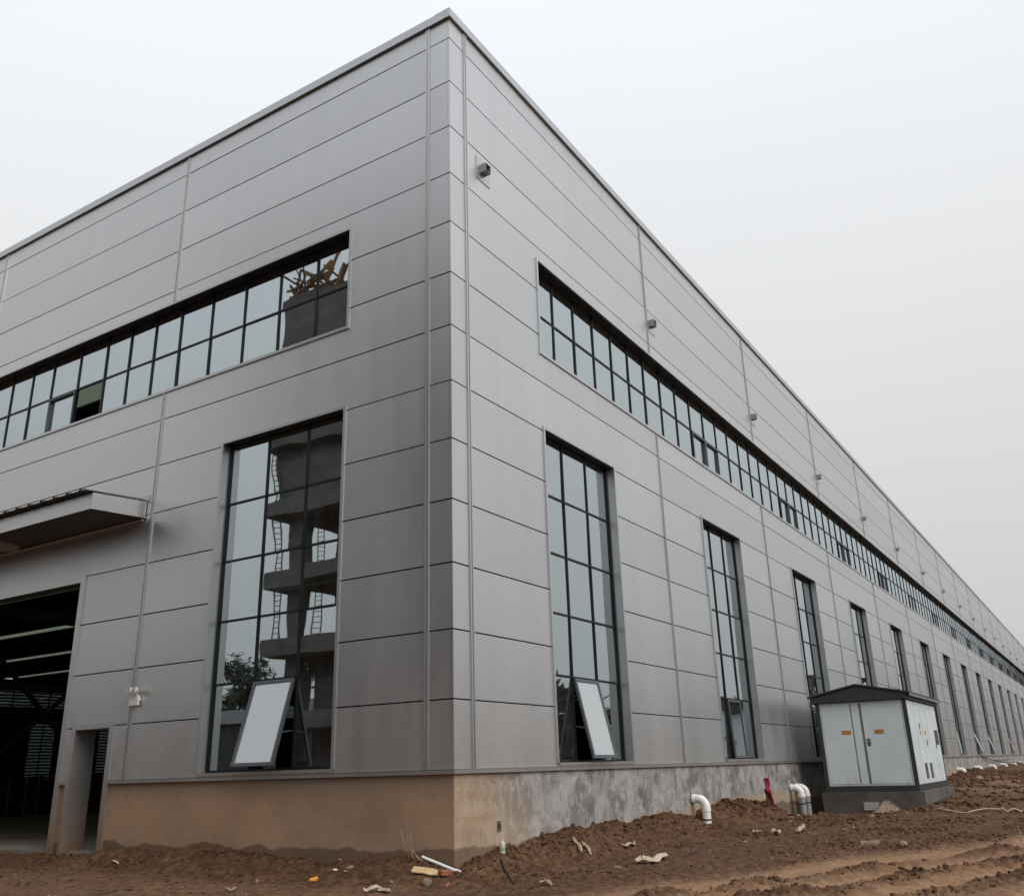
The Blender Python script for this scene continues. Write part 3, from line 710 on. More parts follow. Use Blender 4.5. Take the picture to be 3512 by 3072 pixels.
for yr in (30.5, 59.5):
    for k in range(0, 9):
        x = 8.46 + B*k; mb = MB(); mb.box(x-.3, x+.3, yr-.2, yr-.18, .165, RZ); mb.box(x-.3, x+.3, yr+.18, yr+.2, .165, RZ); mb.box(x-.01, x+.01, yr-.18, yr+.18, .165, RZ)
        mb.build('steel_column', 'steel', fac)
    MB().box(.3, 90, yr-.2, yr+.2, 8.0, 8.4).build('crane_beam', 'steel', fac)
for x in [8.46 + B*k for k in range(10)]:
    MB().box(x-.12, x+.12, .3, DEP-.1, RZ-.32, RZ-.02).build('roof_beam', 'steel', fac)
MB().bar((8.46, 30.5, 8.0), (16.53, 30.5, .3), .16, .16).build('brace', 'steel', fac)
MB().bar((8.46, 30.5, .3), (16.53, 30.5, 8.0), .16, .16).build('brace', 'steel', fac)
for k in range(9):
    x, y = 9.2 + 1.35*(k % 7) + .1*random.random(), 30.0 + (k//7)*2.2 + .3*random.random(); h = 1.35 + .25*random.random()
    b_ = thing('wrapped_bundle', 'dark wrapped bundle with pale straps standing on the hall floor', 'bundle', 'bundles inside the hall', (x, y, .165))
    mb = MB().hexa([(-.55,-.5,0),(.55,-.5,0),(.55,.6,0),(-.55,.6,0),(-.5,-.42,h),(.5,-.45,h+.05),(.48,.5,h),(-.5,.5,h-.05)]); mb.build('body', 'bundle', b_)
    for u in (-.25, .28):
        mb = MB(); mb.hexa([(u-.02,-.53,0),(u+.02,-.53,0),(u+.02,-.51,0),(u-.02,-.51,0),(u-.02,-.46,h+.06),(u+.02,-.46,h+.06),(u+.02,-.44,h+.06),(u-.02,-.44,h+.06)]); mb.build('strap', 'straps', b_)

# ------------------------------------------------------------------ transformer kiosk
kx0, kx1, ky0, ky1, kz0, kz1 = 16.76, 21.80, -3.25, -0.79, 0.515, 2.90
ki = thing('substation_cabinet', 'pale blue-grey transformer cabinet with charcoal gabled roof beside the side wall', 'cabinet', loc=(0, 0, 0))
base = MB()
ins_ = lambda a, b: (random.uniform(-.01, .01))
base.box(16.60, 19.6, -3.38, -.70, -.5, .50); base.box(19.61, 21.95, -3.385, -.70, -.5, .495)
bs = base.build('concrete_base', 'concrete', ki)
mb = MB(); mb.box(16.585, 16.599, -2.20, -1.77, .03, .26); gr = mb.build('vent_grille', 'kedge', ki)
for j in range(5): MB().box(16.572, 16.584, -2.18, -1.79, .055+.04*j, .073+.04*j).build('slat', 'white', gr)
mb = MB(); mb.box(kx0, kx1, ky0, ky1, kz0-.014, .655); mb.build('base_frame', 'kframe', ki)
for (x, y) in ((kx0, ky0), (kx0, ky1-.1), (kx1-.1, ky0), (kx1-.1, ky1-.1)):
    MB().box(x, x+.1, y, y+.1, .656, kz1).build('corner_post', 'kframe', ki)
MB().box(kx0+.06, kx1-.06, ky0+.06, ky1-.06, .656, kz1).build('inner_shell', 'kedge', ki)
# front (gable end): rim and two door leaves with a centre strip
rim = MB(); rim.box(kx0+.02, kx0+.06, -3.148, -3.10, .66, 2.88); rim.box(kx0+.02, kx0+.06, -.94, -.892, .66, 2.88); rim.box(kx0+.021, kx0+.06, -3.10, -.94, .66, .705); rim.box(kx0+.021, kx0+.06, -3.10, -.94, 2.845, 2.88)
rim.build('door_surround', 'kpanel', ki)
for (a, b) in ((-1.735, -.945), (-1.975, -1.768), (-3.095, -2.045)):
    d = MB().box(kx0+.008, kx0+.058, a, b, .71, 2.842).build('door', 'kpanel', ki)
MB().box(kx0+.03, kx0+.058, -2.035, -1.985, .71, 2.842).build('door_seam', 'kedge', ki)
hd = MB().box(kx0-.004, kx0+.007, -2.175, -2.085, 1.70, 1.89).build('handle', 'kframe', ki)
MB().box(kx0-.014, kx0-.005, -2.16, -2.10, 1.78, 1.87).build('lever', 'kedge', hd); MB().box(kx0-.010, kx0-.005, -2.16, -2.10, 1.72, 1.745).build('lock', 'kedge', hd)
def textmesh(name, s, size, mat, parent, mtx):
    cu = bpy.data.curves.new(name, 'FONT'); cu.body = s; cu.size = size; cu.align_x = 'CENTER'; cu.align_y = 'CENTER'; cu.extrude = .0008
    t = bpy.data.objects.new(name+'_c', cu); COL.objects.link(t)
    dg = bpy.context.evaluated_depsgraph_get(); me_ = bpy.data.meshes.new_from_object(t.evaluated_get(dg))
    bpy.data.objects.remove(t); me_.materials.clear(); me_.materials.append(M[mat]); o = link(name, me_, parent); o.matrix_world = mtx; return o
def plate(y0, y1, z0, z1, txt, size):
    pl = MB().box(kx0+.001, kx0+.0075, y0, y1, z0, z1).build('sign_plate', 'orange', ki)
    mb = MB(); t = .012
    for (a, b, c, d_) in ((y0, y1, z0, z0+t), (y0, y1, z1-t, z1), (y0, y0+t, z0+t, z1-t), (y1-t, y1, z0+t, z1-t)): mb.box(kx0-.001, kx0+.0005, a, b, c, d_)
    mb.build('border', 'ink', pl)
    mt = Matrix(((0, 0, -1, kx0-.0005), (-1, 0, 0, (y0+y1)/2), (0, 1, 0, (z0+z1)/2), (0, 0, 0, 1)))
    textmesh('lettering', txt, size, 'ink', pl, mt)
plate(-1.68, -1.44, 2.03, 2.125, '中心1箱变', .040); plate(-2.56, -2.32, 2.015, 2.115, '高压室', .058)
# long side: leaves, vents, handles
sx_ = [16.87, 17.90, 18.78, 19.78, 20.70, 21.69]
for i in range(5):
    MB().box(sx_[i]+.016, sx_[i+1]-.016, ky0+.008, ky0+.058, .67, 2.87).build('door', 'kpanel', ki)
for i in (1, 2, 3, 4): MB().box(sx_[i]-.015, sx_[i]+.015, ky0+.03, ky0+.057, .67, 2.87).build('door_seam', 'kframe', ki)
for (a, b, c, d_, n) in ((18.24, 18.62, .79, 1.20, 9), (19.08, 19.46, .79, 1.20, 9), (20.85, 21.50, 1.72, 2.14, 9)):
    v = MB().box(a, b, ky0+.001, ky0+.0075, c, d_).build('vent', 'kframe', ki)
    for j in range(n):
        z = c+.02+(d_-c-.03)/n*j; MB().hexa([(a+.03, ky0-.010, z), (b-.03, ky0-.010, z), (b-.03, ky0, z+.006), (a+.03, ky0, z+.006), (a+.03, ky0-.010, z+.004), (b-.03, ky0-.010, z+.004), (b-.03, ky0, z+.011), (a+.03, ky0, z+.011)]).build('slat', 'kedge', v)
for (a, c) in ((18.33, 2.13), (19.20, 1.68), (20.82, 1.60)): MB().box(a, a+.055, ky0-.008, ky0+.007, c, c+.16).build('handle', 'kframe', ki)
for (a, b, c, d_) in ((18.25, 18.45, 1.99, 2.09), (19.13, 19.32, 1.99, 2.10)):
    pl = MB().box(a, b, ky0+.001, ky0+.0075, c, d_).build('sign_plate', 'orange', ki); MB().box(a+.05, b-.05, ky0-.001, ky0+.0005, c+.02, d_-.02).build('mark', 'ink', pl)
# gabled roof with fascia
ex0, ex1, ey0, ey1, ap = 16.60, 21.97, -3.40, -.63, -2.015
def gprism(x0, x1, pts, name, mat, par):
    mb = MB(); n = len(pts); mb.v = [(x0, y, z) for y, z in pts] + [(x1, y, z) for y, z in pts]
    mb.f = [tuple(range(n))[::-1], tuple(range(n, 2*n))] + [(i, (i+1) % n, n+(i+1) % n, n+i) for i in range(n)]
    return mb.build(name, mat, par)
rf = gprism(ex0+.04, ex1-.04, [(ey0+.08, 2.905), (ey1-.08, 2.905), (ey1-.08, 3.03), (ap, 3.30), (ey0+.08, 3.03)], 'roof', 'kframe', ki)
gprism(ex0, ex1, [(ey0, 3.035), (ap, 3.325), (ap, 3.375), (ey0, 3.085)], 'roof_slope', 'kframe', rf); gprism(ex0, ex1, [(ap, 3.325), (ey1, 3.045), (ey1, 3.095), (ap, 3.375)], 'roof_slope', 'kframe', rf)
MB().box(ex0+.02, ex1-.02, ey0-.012, ey0+.001, 2.97, 3.034).build('eaves_trim', 'kedge', rf)

# ------------------------------------------------------------------ drain pipes
def arc(c, r, a0, a1, n, U, V): return [Vector(c) + Vector(U)*r*math.cos(a0+(a1-a0)*i/n) + Vector(V)*r*math.sin(a0+(a1-a0)*i/n) for i in range(n+1)]
def pipe(x, zc, label, lower, out_=.29, r=.088, bottom=None, ties=True):
    t = thing('drain_pipe', label, 'pipe', 'drain pipes along the side wall')
    zb = bottom if bottom is not None else gz(x, -out_)-.25
    pts = [(x, .03, zc), (x, -out_+.17, zc)] + arc((x, -out_+.17, zc-.17), .17, math.pi/2, 0, 10, (0, -1, 0), (0, 0, 1)) 
    MB().tube(pts + [(x, -out_, zc-.19)], r, 20).build('elbow', 'pvc', t, True)
    MB().tube([(x, -.012, zc), (x, -.06, zc)], r+.012, 20).build('collar', 'pvc', t, True)
    MB().tube([(x, -out_, zc-.17), (x, -out_, zc-.25)], r+.012, 20).build('collar', 'pvc', t, True)
    MB().tube([(x, -out_, zc-.2505), (x, -out_, zb)], r, 20).build('downpipe', lower, t, True)
    if ties: MB().tube([(x, -out_, zc-.40), (x, -out_, zc-.43)], r+.007, 20).build('clamp', 'black', t, True); MB().bar((x-.1, -out_, zc-.415), (x-.1, .02, zc-.415), .012, .012).build('clamp_arm', 'black', t)
    g = [(x + .1*math.cos(a)*random.uniform(.9, 1.25), .012, zc + .1*math.sin(a)*random.uniform(.9, 1.25)) for a in np.linspace(0, 2*math.pi, 12, False)]
    MB().sheet(g, .012, (0, -1, 0)).build('mortar_ring', 'stone', t)
pipe(8.74, .655, 'white plastic drain pipe elbow, nearest to the building corner', 'pvc', bottom=-.25)
pipe(16.02, .66, 'white elbow on a grey drain pipe, nearer of the pair by the cabinet', 'pvcg', bottom=-.25); pipe(16.52, .67, 'white elbow on a grey drain pipe, farther of the pair by the cabinet', 'pvcg', bottom=-.25)
for i, x in enumerate((48.9, 57.0, 65.0, 73.1, 81.2, 89.6)):
    pipe(x, .655, '%s white drain elbow along the wall beyond the cabinet' % ('first', 'second', 'third', 'fourth', 'fifth', 'sixth')[i], 'pvc', out_=.36, r=.11, ties=(i == 0))

# marker rod and cloth
p0 = Vector((12.24, -.5, gz(12.24, -.5)))
mk = thing('marker_rod', 'black iron rod standing in the soil between the drain pipes', 'rod'); MB().tube([p0-Vector((0,0,.3)), (12.30, -.5, .62), (12.34, -.5, .93)], .028, 8).build('rod', 'black', mk, True)
cl = MB(); prev = None; N = 14
prof = [(.99, .03, 0), (.975, .075, .01), (.92, .068, .02), (.86, .075, .01), (.80, .055, .0), (.76, .06, -.02), (.70, .10, -.02), (.64, .10, .03), (.56, .075, .08), (.46, .07, .12), (.38, .05, .15), (.35, .02, .15)]
for (z, r_, off) in prof:
    for j in range(N):
        a = 2*math.pi*j/N; rr = r_*(1 + .38*math.sin(3*a+z*14) + .15*math.sin(7*a-z*22)); cl.v.append((12.33+off + rr*math.cos(a), -.52-off*.2 + rr*math.sin(a)*.7, z))
for k in range(len(prof)-1):
    for j in range(N): cl.f.append((k*N+j, k*N+(j+1) % N, (k+1)*N+(j+1) % N, (k+1)*N+j))
cl.f.append(tuple(range(N))); cl.f.append(tuple(range((len(prof)-1)*N, len(prof)*N)))
tag(cl.build('red_cloth', 'red', None, True), 'red cloth knotted over the top of the black rod', 'cloth')

# ------------------------------------------------------------------ clods and pebbles
def ico(n=1):
    bm = bmesh.new(); bmesh.ops.create_icosphere(bm, subdivisions=n, radius=1.0)
    v = np.array([x.co[:] for x in bm.verts]); f = np.array([[y.index for y in x.verts] for x in bm.faces]); bm.free(); return v, f
IV, IF = ico(1); IV2, IF2 = ico(2)
def scatter(name, n, sizes, region, weight, mat, flat=.75, sink=.25, label=None, big=False, jit=.36):
    x = rng.uniform(region[0], region[1], n*6); y = rng.uniform(region[2], region[3], n*6)
    z, dr, rg = ground(x, y, True); wv = weight(x, y, dr, rg)
    ok = (rng.random(n*6) < wv) & ~((x > -.02) & (y > -.02)) & ~((x > 16.5) & (x < 22) & (y > -3.5)); x, y, z = x[ok][:n], y[ok][:n], z[ok][:n]; n = len(x)
    V, Fc = (IV2, IF2) if big else (IV, IF); nv = len(V)
    s = sizes[0]*(sizes[1]/sizes[0])**(rng.random(n)**2.2)
    s = s*np.clip(np.hypot(x+11, y+8)/14, .8, 2.0)
    P = V[None]*(1 + rng.uniform(-jit, jit, (n, nv, 1)))
    P = P*np.stack([rng.uniform(.7, 1.3, n), rng.uniform(.7, 1.3, n), rng.uniform(flat*.7, flat*1.1, n)], -1)[:, None]
    a = rng.uniform(0, 6.28, n); c, sn = np.cos(a), np.sin(a); b2 = rng.uniform(-.6, .6, n); cb, sb = np.cos(b2), np.sin(b2)
    Px = P[..., 0]*cb[:, None] + P[..., 2]*sb[:, None]; Pz = -P[..., 0]*sb[:, None] + P[..., 2]*cb[:, None]
    Q = np.stack([Px*c[:, None] - P[..., 1]*sn[:, None], Px*sn[:, None] + P[..., 1]*c[:, None], Pz], -1)*s[:, None, None]
    Q += np.stack([x, y, z + s*flat*(1-2*sink)*.6], -1)[:, None]
    fa = (Fc[None] + (np.arange(n)*nv)[:, None, None]).reshape(-1, 3).astype(np.int32); co = Q.reshape(-1, 3).astype(np.float32)
    me = bpy.data.meshes.new(name); me.vertices.add(len(co)); me.vertices.foreach_set('co', co.reshape(-1)); me.loops.add(len(fa)*3); me.loops.foreach_set('vertex_index', fa.reshape(-1))
    me.polygons.add(len(fa)); me.polygons.foreach_set('loop_start', np.arange(len(fa), dtype=np.int32)*3); me.update(calc_edges=True); me.materials.append(M[mat])
    tag(link(name, me), label, name.split('_')[-1], None, 'stuff')
bankw = lambda x, y, d, r: np.clip((r-.42)*1.5, 0.02, 1)*np.where(d > .5, .12, 1)
scatter('soil_clods', 22000, (.008, .034), (-4.5, 14, -8.3, 9.5), bankw, 'clod', label='loose dark soil clods strewn over the banked ground')
scatter('soil_lumps', 260, (.03, .065), (-1, 20, -6, 0), lambda x, y, d, r: np.clip((r-.6)*2, 0, 1)*(d < .3), 'clod', big=True, label='larger broken lumps of earth on the bank by the side wall', jit=.16)
scatter('far_clods', 5000, (.015, .055), (14, 60, -9, 0), lambda x, y, d, r: np.clip((r-.4)*1.4, 0.02, 1), 'clod', label='loose clods on the ground along the far side wall')
scatter('pale_pebbles', 420, (.007, .022), (-4.5, 16, -8, 9.5), lambda x, y, d, r: 0*x+.5, 'pstone', label='small pale pebbles scattered over the soil')

# ------------------------------------------------------------------ loose debris
def lumpy(name, P, sz, mat, label, cat, seed, group=None, rot=0.0, sink=.2):
    r_ = np.random.default_rng(seed); v = IV2.copy()*(1 + r_.uniform(-.12, .12, (len(IV2), 1)))
    nrm = r_.normal(size=(7, 3)); nrm /= np.linalg.norm(nrm, axis=1)[:, None]
    for n_ in nrm:                               # facet the lump with a few random cuts
        dd = v @ n_; v = v - np.where(dd > .62, dd-.62, 0)[:, None]*n_
    v = v*np.array(sz)
    c, s = math.cos(rot), math.sin(rot); v = np.stack([v[:, 0]*c-v[:, 1]*s, v[:, 0]*s+v[:, 1]*c, v[:, 2]], -1)
    mb = MB(); mb.v = [tuple(q + np.array([P[0], P[1], P[2] + sz[2]*(1-2*sink)*.7])) for q in v]; mb.f = [tuple(int(i) for i in f) for f in IF2]
    return tag(mb.build(name, mat), label, cat, group)
z3 = lambda a, b: (850+a/2.2767, 2780+b/2.2767); z4 = lambda a, b: (1700+a/2.2767, 2600+b/2.2767); z5 = lambda a, b: (2550+a/2.13, 2600+b/2.13); z2 = lambda a, b: (a/2.2767, 2700+b/2.2767)
G = lambda q: onground(*q)
# plastic rod leaning at the corner
pa = G(z3(1655, 487)); d = ray(*z3(1362, 358)); t_ = (-.06-CAM.x)/d.x; pb = CAM + d*t_
rd_ = thing('plastic_rod', 'white plastic conduit rod leaning at the foot of the corner', 'rod')
MB().tube([pa+Vector((0,0,.012)), pb], .021, 10).build('tube', 'pvc', rd_, True); dv = (pb-pa).normalized(); MB().tube([pa+Vector((0,0,.012))-dv*.01, pa+dv*.07+Vector((0,0,.012))], .027, 10).build('socket_end', 'pvc', rd_, True)
def flat_piece(name, q, pts, mat, label, cat, th=.012, tilt=(0, 0), lift=.01, group=None):
    P = G(q); ax = RGT.copy(); ax.z = 0; ax.normalize(); ay = Vector((FWD.x, FWD.y, 0)).normalized()
    n = Vector((tilt[0], tilt[1], 1)).normalized(); ax = (ax - n*ax.dot(n)).normalized(); ay = n.cross(ax)
    return tag(MB().sheet([P + ax*a + ay*b + n*lift for a, b in pts], th, n).build(name, mat), label, cat, group)
flat_piece('board_scrap', z3(1405, 485), [(a*.6, b*.6) for a, b in ((-.37, -.06), (-.33, .20), (-.1, .19), (.12, .16), (.24, .09), (.36, -.02), (.34, -.14), (.2, -.12), (.05, -.13), (-.12, -.07), (-.25, -.08))], 'card', 'torn pale board lying beside the red brick', 'board', .012, (-.25, -.3), .012)
def brick(q, rz, tx, label, sz=(.24, .115, .055), sink=0):
    P = G(q); mb = MB().box(-sz[0]/2, sz[0]/2, -sz[1]/2, sz[1]/2, 0, sz[2]); o = mb.build('brick_piece', 'brick')
    bv = o.modifiers.new('b', 'BEVEL'); bv.width = .005; bv.segments = 1
    o.location = P + Vector((0, 0, -sink)); o.rotation_euler = (tx, tx*.4, rz); return tag(o, label, 'brick')
brick(z3(1540, 500), R(-20), R(4), 'whole red brick lying under the white rod', (.17, .11, .06), .0)
brick(z3(1530, 590), R(70), R(50), 'broken red brick shard sticking out of the soil', (.14, .035, .07), .02)
lumpy('rock', G(z3(1402, 580)), (.08, .065, .085), 'stone', 'pointed brown rock below the torn board', 'rock', 3)
flat_piece('orange_scrap', z3(515, 555), [(a*.5, b*.5) for a, b in ((-.12, -.03), (-.11, .07), (-.02, .10), (.08, .15), (.11, .06), (.08, -.04))], 'oscrap', 'bright orange plastic scrap on the soil before the front wall', 'scrap', .02, (-.5, -.3), .02)
lumpy('white_scrap', G(z3(678, 465)), (.05, .035, .022), 'white', 'small white plastic lump near the front wall', 'scrap', 5)
for i, (q, s, mt, lb) in enumerate(((z3(800, 448), .075, 'pstone', 'tan stone right of the white lump'), (z3(760, 478), .045, 'pstone', 'small grey pebble below the tan stone'), (z3(70, 552), .05, 'pstone', 'pale pebble left of the orange scrap'), (z3(722, 392), .06, 'stone', 'dark stone at the foot of the front wall'), (z3(1122, 560), .05, 'pstone', 'grey pebble left of the pointed rock'),
        (z5(345, 437), .09, 'brick', 'reddish stone below the paired drain pipes'), (z5(400, 420), .08, 'pstone', 'tan stone beside the reddish stone'), (z5(940, 428), .10, 'pstone', 'pale stone in front of the vent grille'), (z5(1170, 632), .10, 'stone', 'brown stone half sunk beyond the tyre tracks'), (z5(1610, 320), .12, 'pstone', 'tan stone standing right of the cabinet base'),
        (z5(1285, 348), .10, 'pstone', 'pale stone beside the cabinet base corner'), (z5(1725, 158), .26, 'pstone', 'pale rubble heap beyond the cabinet'), (z4(950, 862), .09, 'stone', 'dark split clod below the torn cloth'), (z4(1950, 655), .06, 'pstone', 'small pale chip right of the first drain pipe'))):
    lumpy('stone', G(q), (s*.72, s*.6, s*.45), mt, lb, 'stone', 20+i, 'loose stones', random.uniform(0, 3))
# leaning stone slab at the cabinet base
P = Vector((16.42, -2.45, gz(16.42, -2.45)-.03))
tag(MB().sheet([P+Vector((0, .42, .02)), P+Vector((.02, .10, .30)), P+Vector((.03, -.02, .33)), P+Vector((.0, -.38, .06)), P+Vector((-.12, -.35, 0)), P+Vector((-.15, .3, 0))], .07, (-.85, 0, .5)).build('stone_slab', 'pstone'), 'speckled tan stone slab leaning on the concrete base', 'stone')
# husks, strips and cloth
def ribbon_piece(name, qs, wd, mat, label, cat, lift=.02, curl=.03, group=None):
    P = [G(q) for q in qs]; pts = []
    for i in range(len(P)-1):
        for k in range(5): pts.append(P[i].lerp(P[i+1], k/5))
    pts.append(P[-1]); mb = MB(); n = len(pts)
    for i, p in enumerate(pts):
        d = (pts[min(i+1, n-1)]-pts[max(i-1, 0)]); d.z = 0; d.normalize(); sd_ = Vector((-d.y, d.x, 0)); t = i/(n-1)
        wv = wd*(.35 + .65*math.sin(math.pi*min(max(t, .06), .94)))*(1 + .2*math.sin(9*t)); zz = max(p.z, gz(p.x, p.y)) + lift + curl*abs(math.sin(5*t+wd*40))
        a = Vector((p.x, p.y, zz))
        mb.v += [tuple(a-sd_*wv), tuple(a + Vector((0, 0, wd*.5))), tuple(a+sd_*wv), tuple(a - Vector((0, 0, .006)))]
    for i in range(n-1):
        for j in range(4): mb.f.append((i*4+j, i*4+(j+1) % 4, (i+1)*4+(j+1) % 4, (i+1)*4+j))
    mb.f.append((0, 1, 2, 3)); mb.f.append(tuple(4*(n-1)+j for j in range(4)))
    return tag(mb.build(name, mat, None, True), label, cat, group)
ribbon_piece('husk_strip', [z4(610, 650), z4(650, 690), z4(672, 745)], .035, 'straw', 'dry pale husk strip on the bank, left of two', 'strip')
ribbon_piece('husk_strip', [z4(675, 680), z4(710, 700), z4(745, 765)], .03, 'straw', 'dry pale husk strip on the bank, right of two', 'strip')
ribbon_piece('husk_strip', [z4(985, 700), z4(1040, 690), z4(1085, 688)], .05, 'straw', 'short pale husk below the bank between strips and cloth', 'strip')
ribbon_piece('torn_cloth', [z4(1090, 825), z4(1150, 815), z4(1230, 828), z4(1265, 800), z4(1330, 795)], .085, 'cloth', 'torn dirty-white cloth lying flat on the soil', 'cloth', .015, .05)
ribbon_piece('cable_scrap', [z4(1490, 768), z4(1535, 745), z4(1575, 715)], .02, 'kframe', 'dark cable scrap right of the torn cloth', 'cable')
ribbon_piece('plastic_strip', [z5(1415, 385), z5(1500, 400), z5(1640, 405), z5(1760, 392), z5(1880, 385)], .022, 'cloth', 'long white plastic strip on the ground beyond the cabinet base', 'strip', .02, .05)
ribbon_piece('plastic_strip', [z5(1890, 395), z5(1960, 400), z5(2045, 398)], .04, 'cloth', 'tangled white plastic at the right edge', 'strip', .02, .07)
ribbon_piece('root_tangle', [z4(345, 1000), z4(385, 975), z4(435, 1003)], .03, 'straw', 'pale dry root tangle below the bank', 'root')
ribbon_piece('dead_leaf', [z5(400, 550), z5(440, 520)], .07, 'straw', 'brown dead leaf standing on the soil before the drain pair', 'leaf', .02, .06)
ribbon_piece('dead_leaf', [z5(205, 550), z5(270, 562)], .08, 'straw', 'broad dead leaf left of the standing leaf', 'leaf', .02, .05)
ribbon_piece('dead_leaf', [z5(75, 550), z5(130, 548)], .05, 'straw', 'thin dead leaf nearest to the first drain pipe', 'leaf', .02, .03)
ribbon_piece('stick', [z2(690, 842), z2(800, 828), z2(915, 803)], .025, 'bark', 'dark stick on the soil at the bottom left', 'stick', .01, .01)
ribbon_piece('stick', [z2(1760, 800), z2(1805, 815), z2(1845, 795)], .02, 'straw', 'bent pale splinter at the bottom left', 'stick', .01, .02)
ribbon_piece('stick', [z2(875, 588), z2(925, 605)], .03, 'card', 'short wood offcut before the narrow doorway', 'stick', .01, .01)
ribbon_piece('sack_scrap', [z3(900, 640), z3(960, 632), z3(1030, 625), z3(1100, 650)], .06, 'cloth', 'crumpled sacking at the bottom edge below the front wall', 'sacking', 0.01, .035)
# half-buried tin
P = G(z5(925, 628)); MBt = MB().tube([P+Vector((0, .14, -.03)), P+Vector((.05, -.14, -.02))], .085, 14); tag(MBt.build('buried_tin', 'stone', None, True), 'half-buried rusty tin between cabinet and tyre tracks', 'tin')
# bottle stuck in the bank
bt = thing('plastic_bottle', 'white plastic bottle with green label stuck in the soil against the wall', 'bottle'); P = Vector((.98, -.14, gz(.98, -.14)-.05))
MB().tube([P, P+Vector((.01, 0, .15)), P+Vector((.02, .01, .185)), P+Vector((.025, .015, .205)), P+Vector((.03, .015, .225))], [.04, .042, .032, .018, .018], 16).build('body', 'dirtyw', bt, True)
MB().tube([P+Vector((.0, 0, .07)), P+Vector((.006, 0, .11))], .0435, 16).build('label_band', 'greenl', bt, True)
# cables
def cable(pts, r_, mat, label):
    mb = MB(); P = []
    pts = [Vector(p) for p in pts]
    for i in range(len(pts)-1):
        for k in range(8):
            t = k/8; P.append(pts[i].lerp(pts[i+1], t))
    P.append(pts[-1]); tag(mb.tube(P, r_, 8).build('cable', mat, None, True), label, 'cable')
pq = [G(z4(45, 800)), G(z4(75, 880)), G(z4(115, 940)), G(z4(140, 985))]
cable([p+Vector((0, 0, .02)) for p in pq], .018, 'wire', 'dark green cable trailing from the soil below the bottle')
cable([(61.2, .05, 1.45), (61.3, -.1, 1.30), (66, -.3, 1.0), (73, -.5, .78), (82, -.7, .72), (92, -.9, .78)], .03, 'black', 'long black cable hanging from a far window to the ground')
cable([(61.6, -.05, 1.36), (66, -.12, 1.05), (72, -.15, .98), (80, -.2, 1.05)], .02, 'black', 'thin black cable looping along the far plinth')
# dead weed stems at the corner
wd_ = thing('dead_weed', 'thin dry weed stems beside the white rod at the corner', 'weed')
Pw = Vector((-.12, .62, gz(-.12, .62)))
for k in range(7):
    a = random.uniform(0, 6.28); l_ = random.uniform(.18, .42); top_ = Pw + Vector((-.05*abs(math.cos(a)), .22*math.sin(a), l_)); MB().tube([Pw+Vector((0, .2*math.sin(a*3), -.02)), Pw.lerp(top_, .6)+Vector((-.02, .02, 0)), top_, top_+Vector((-.02, .05, -.06))], [.006, .005, .004, .002], 6).build('stem', 'straw', wd_, True)

# ------------------------------------------------------------------ what the front glass mirrors: unfinished tower, trees, hoarding
tw = thing('concrete_tower', 'unfinished concrete tower mirrored in the front windows', 'tower', loc=(0, 0, 0))
TX0, TX1, TY0, TY1 = -30.5, -20.8, 1.5, 26.7
for z0, z1 in ((0, .4), (3.4, 4.15), (6.9, 7.65), (10.45, 11.25), (13.95, 14.65)): MB().box(TX0, TX1, TY0, TY1, z0, z1).build('floor_slab', 'rawconc', tw)
for x in (-21.9, -25.6, -29.4):
    for y in (25.6, 22, 18.4, 14.8, 11.2, 7.6, 3.0):
        for z0, z1 in ((.4, 3.4), (4.15, 6.9), (7.65, 10.45), (11.25, 13.95)): MB().box(x-.4, x+.4, y-.4, y+.4, z0, z1).build('column', 'rawconc', tw)
MB().box(TX0+.8, TX1-1.6, TY0+.8, TY1-1.6, .401, 3.399).build('infill_wall', 'rawconc', tw); MB().box(TX0+.8, TX1-1.6, TY0+.8, TY1-1.6, 4.151, 6.899).build('infill_wall', 'rawconc', tw)
MB().box(TX0, TX1+.25, TY0, TY1-.15, 17.4, 26.7).build('upper_wall', 'rawconc', tw); MB().box(TX0+.4, TX1-.35, TY0+.4, TY1-.5, 14.651, 17.399).build('core_wall', 'rawconc', tw)
for k in range(70):
    y = random.uniform(TY0, TY1-.1); x = random.choice((TX1-.1, TX1-.4, random.uniform(TX0, TX1))); MB().bar((x, y, 26.71+random.uniform(0, .3)), (x+random.uniform(-2, 1.3), y+random.uniform(-2, .6), 26.8+random.uniform(.6, 3.2)), .10, random.uniform(.08, .3)).build('shutter_board', 'timber', tw)
for k in range(46):
    y = random.uniform(23.6, 26.5); x = TX1 - random.uniform(0, 1.2); a_ = random.uniform(0, 6.28); l_ = random.uniform(.8, 2.4)
    MB().bar((x, y, 26.72 + random.uniform(0, 1.4)), (x + .5*l_*math.cos(a_), y + l_*math.sin(a_)*.8, 26.9 + random.uniform(.1, 2.3)), .07, random.uniform(.06, .22)).build('shutter_board', 'timber' if k % 3 else 'rust', tw)
for (x, y) in ((-20.95, 26.2), (-20.95, 25.85), (-21.9, 24.4), (-22.1, 24.1)):
    MB().tube([(x, y, 7.66), (x, y, 17.3)], .03, 5).build('rebar', 'rust', tw)
for z in np.arange(7.9, 17.2, .25):
    MB().bar((-20.95, 26.2, z), (-20.95, 25.85, z), .03, .03).build('rebar_tie', 'rust', tw); MB().bar((-21.9, 24.4, z), (-22.1, 24.1, z), .03, .03).build('rebar_tie', 'rust', tw)
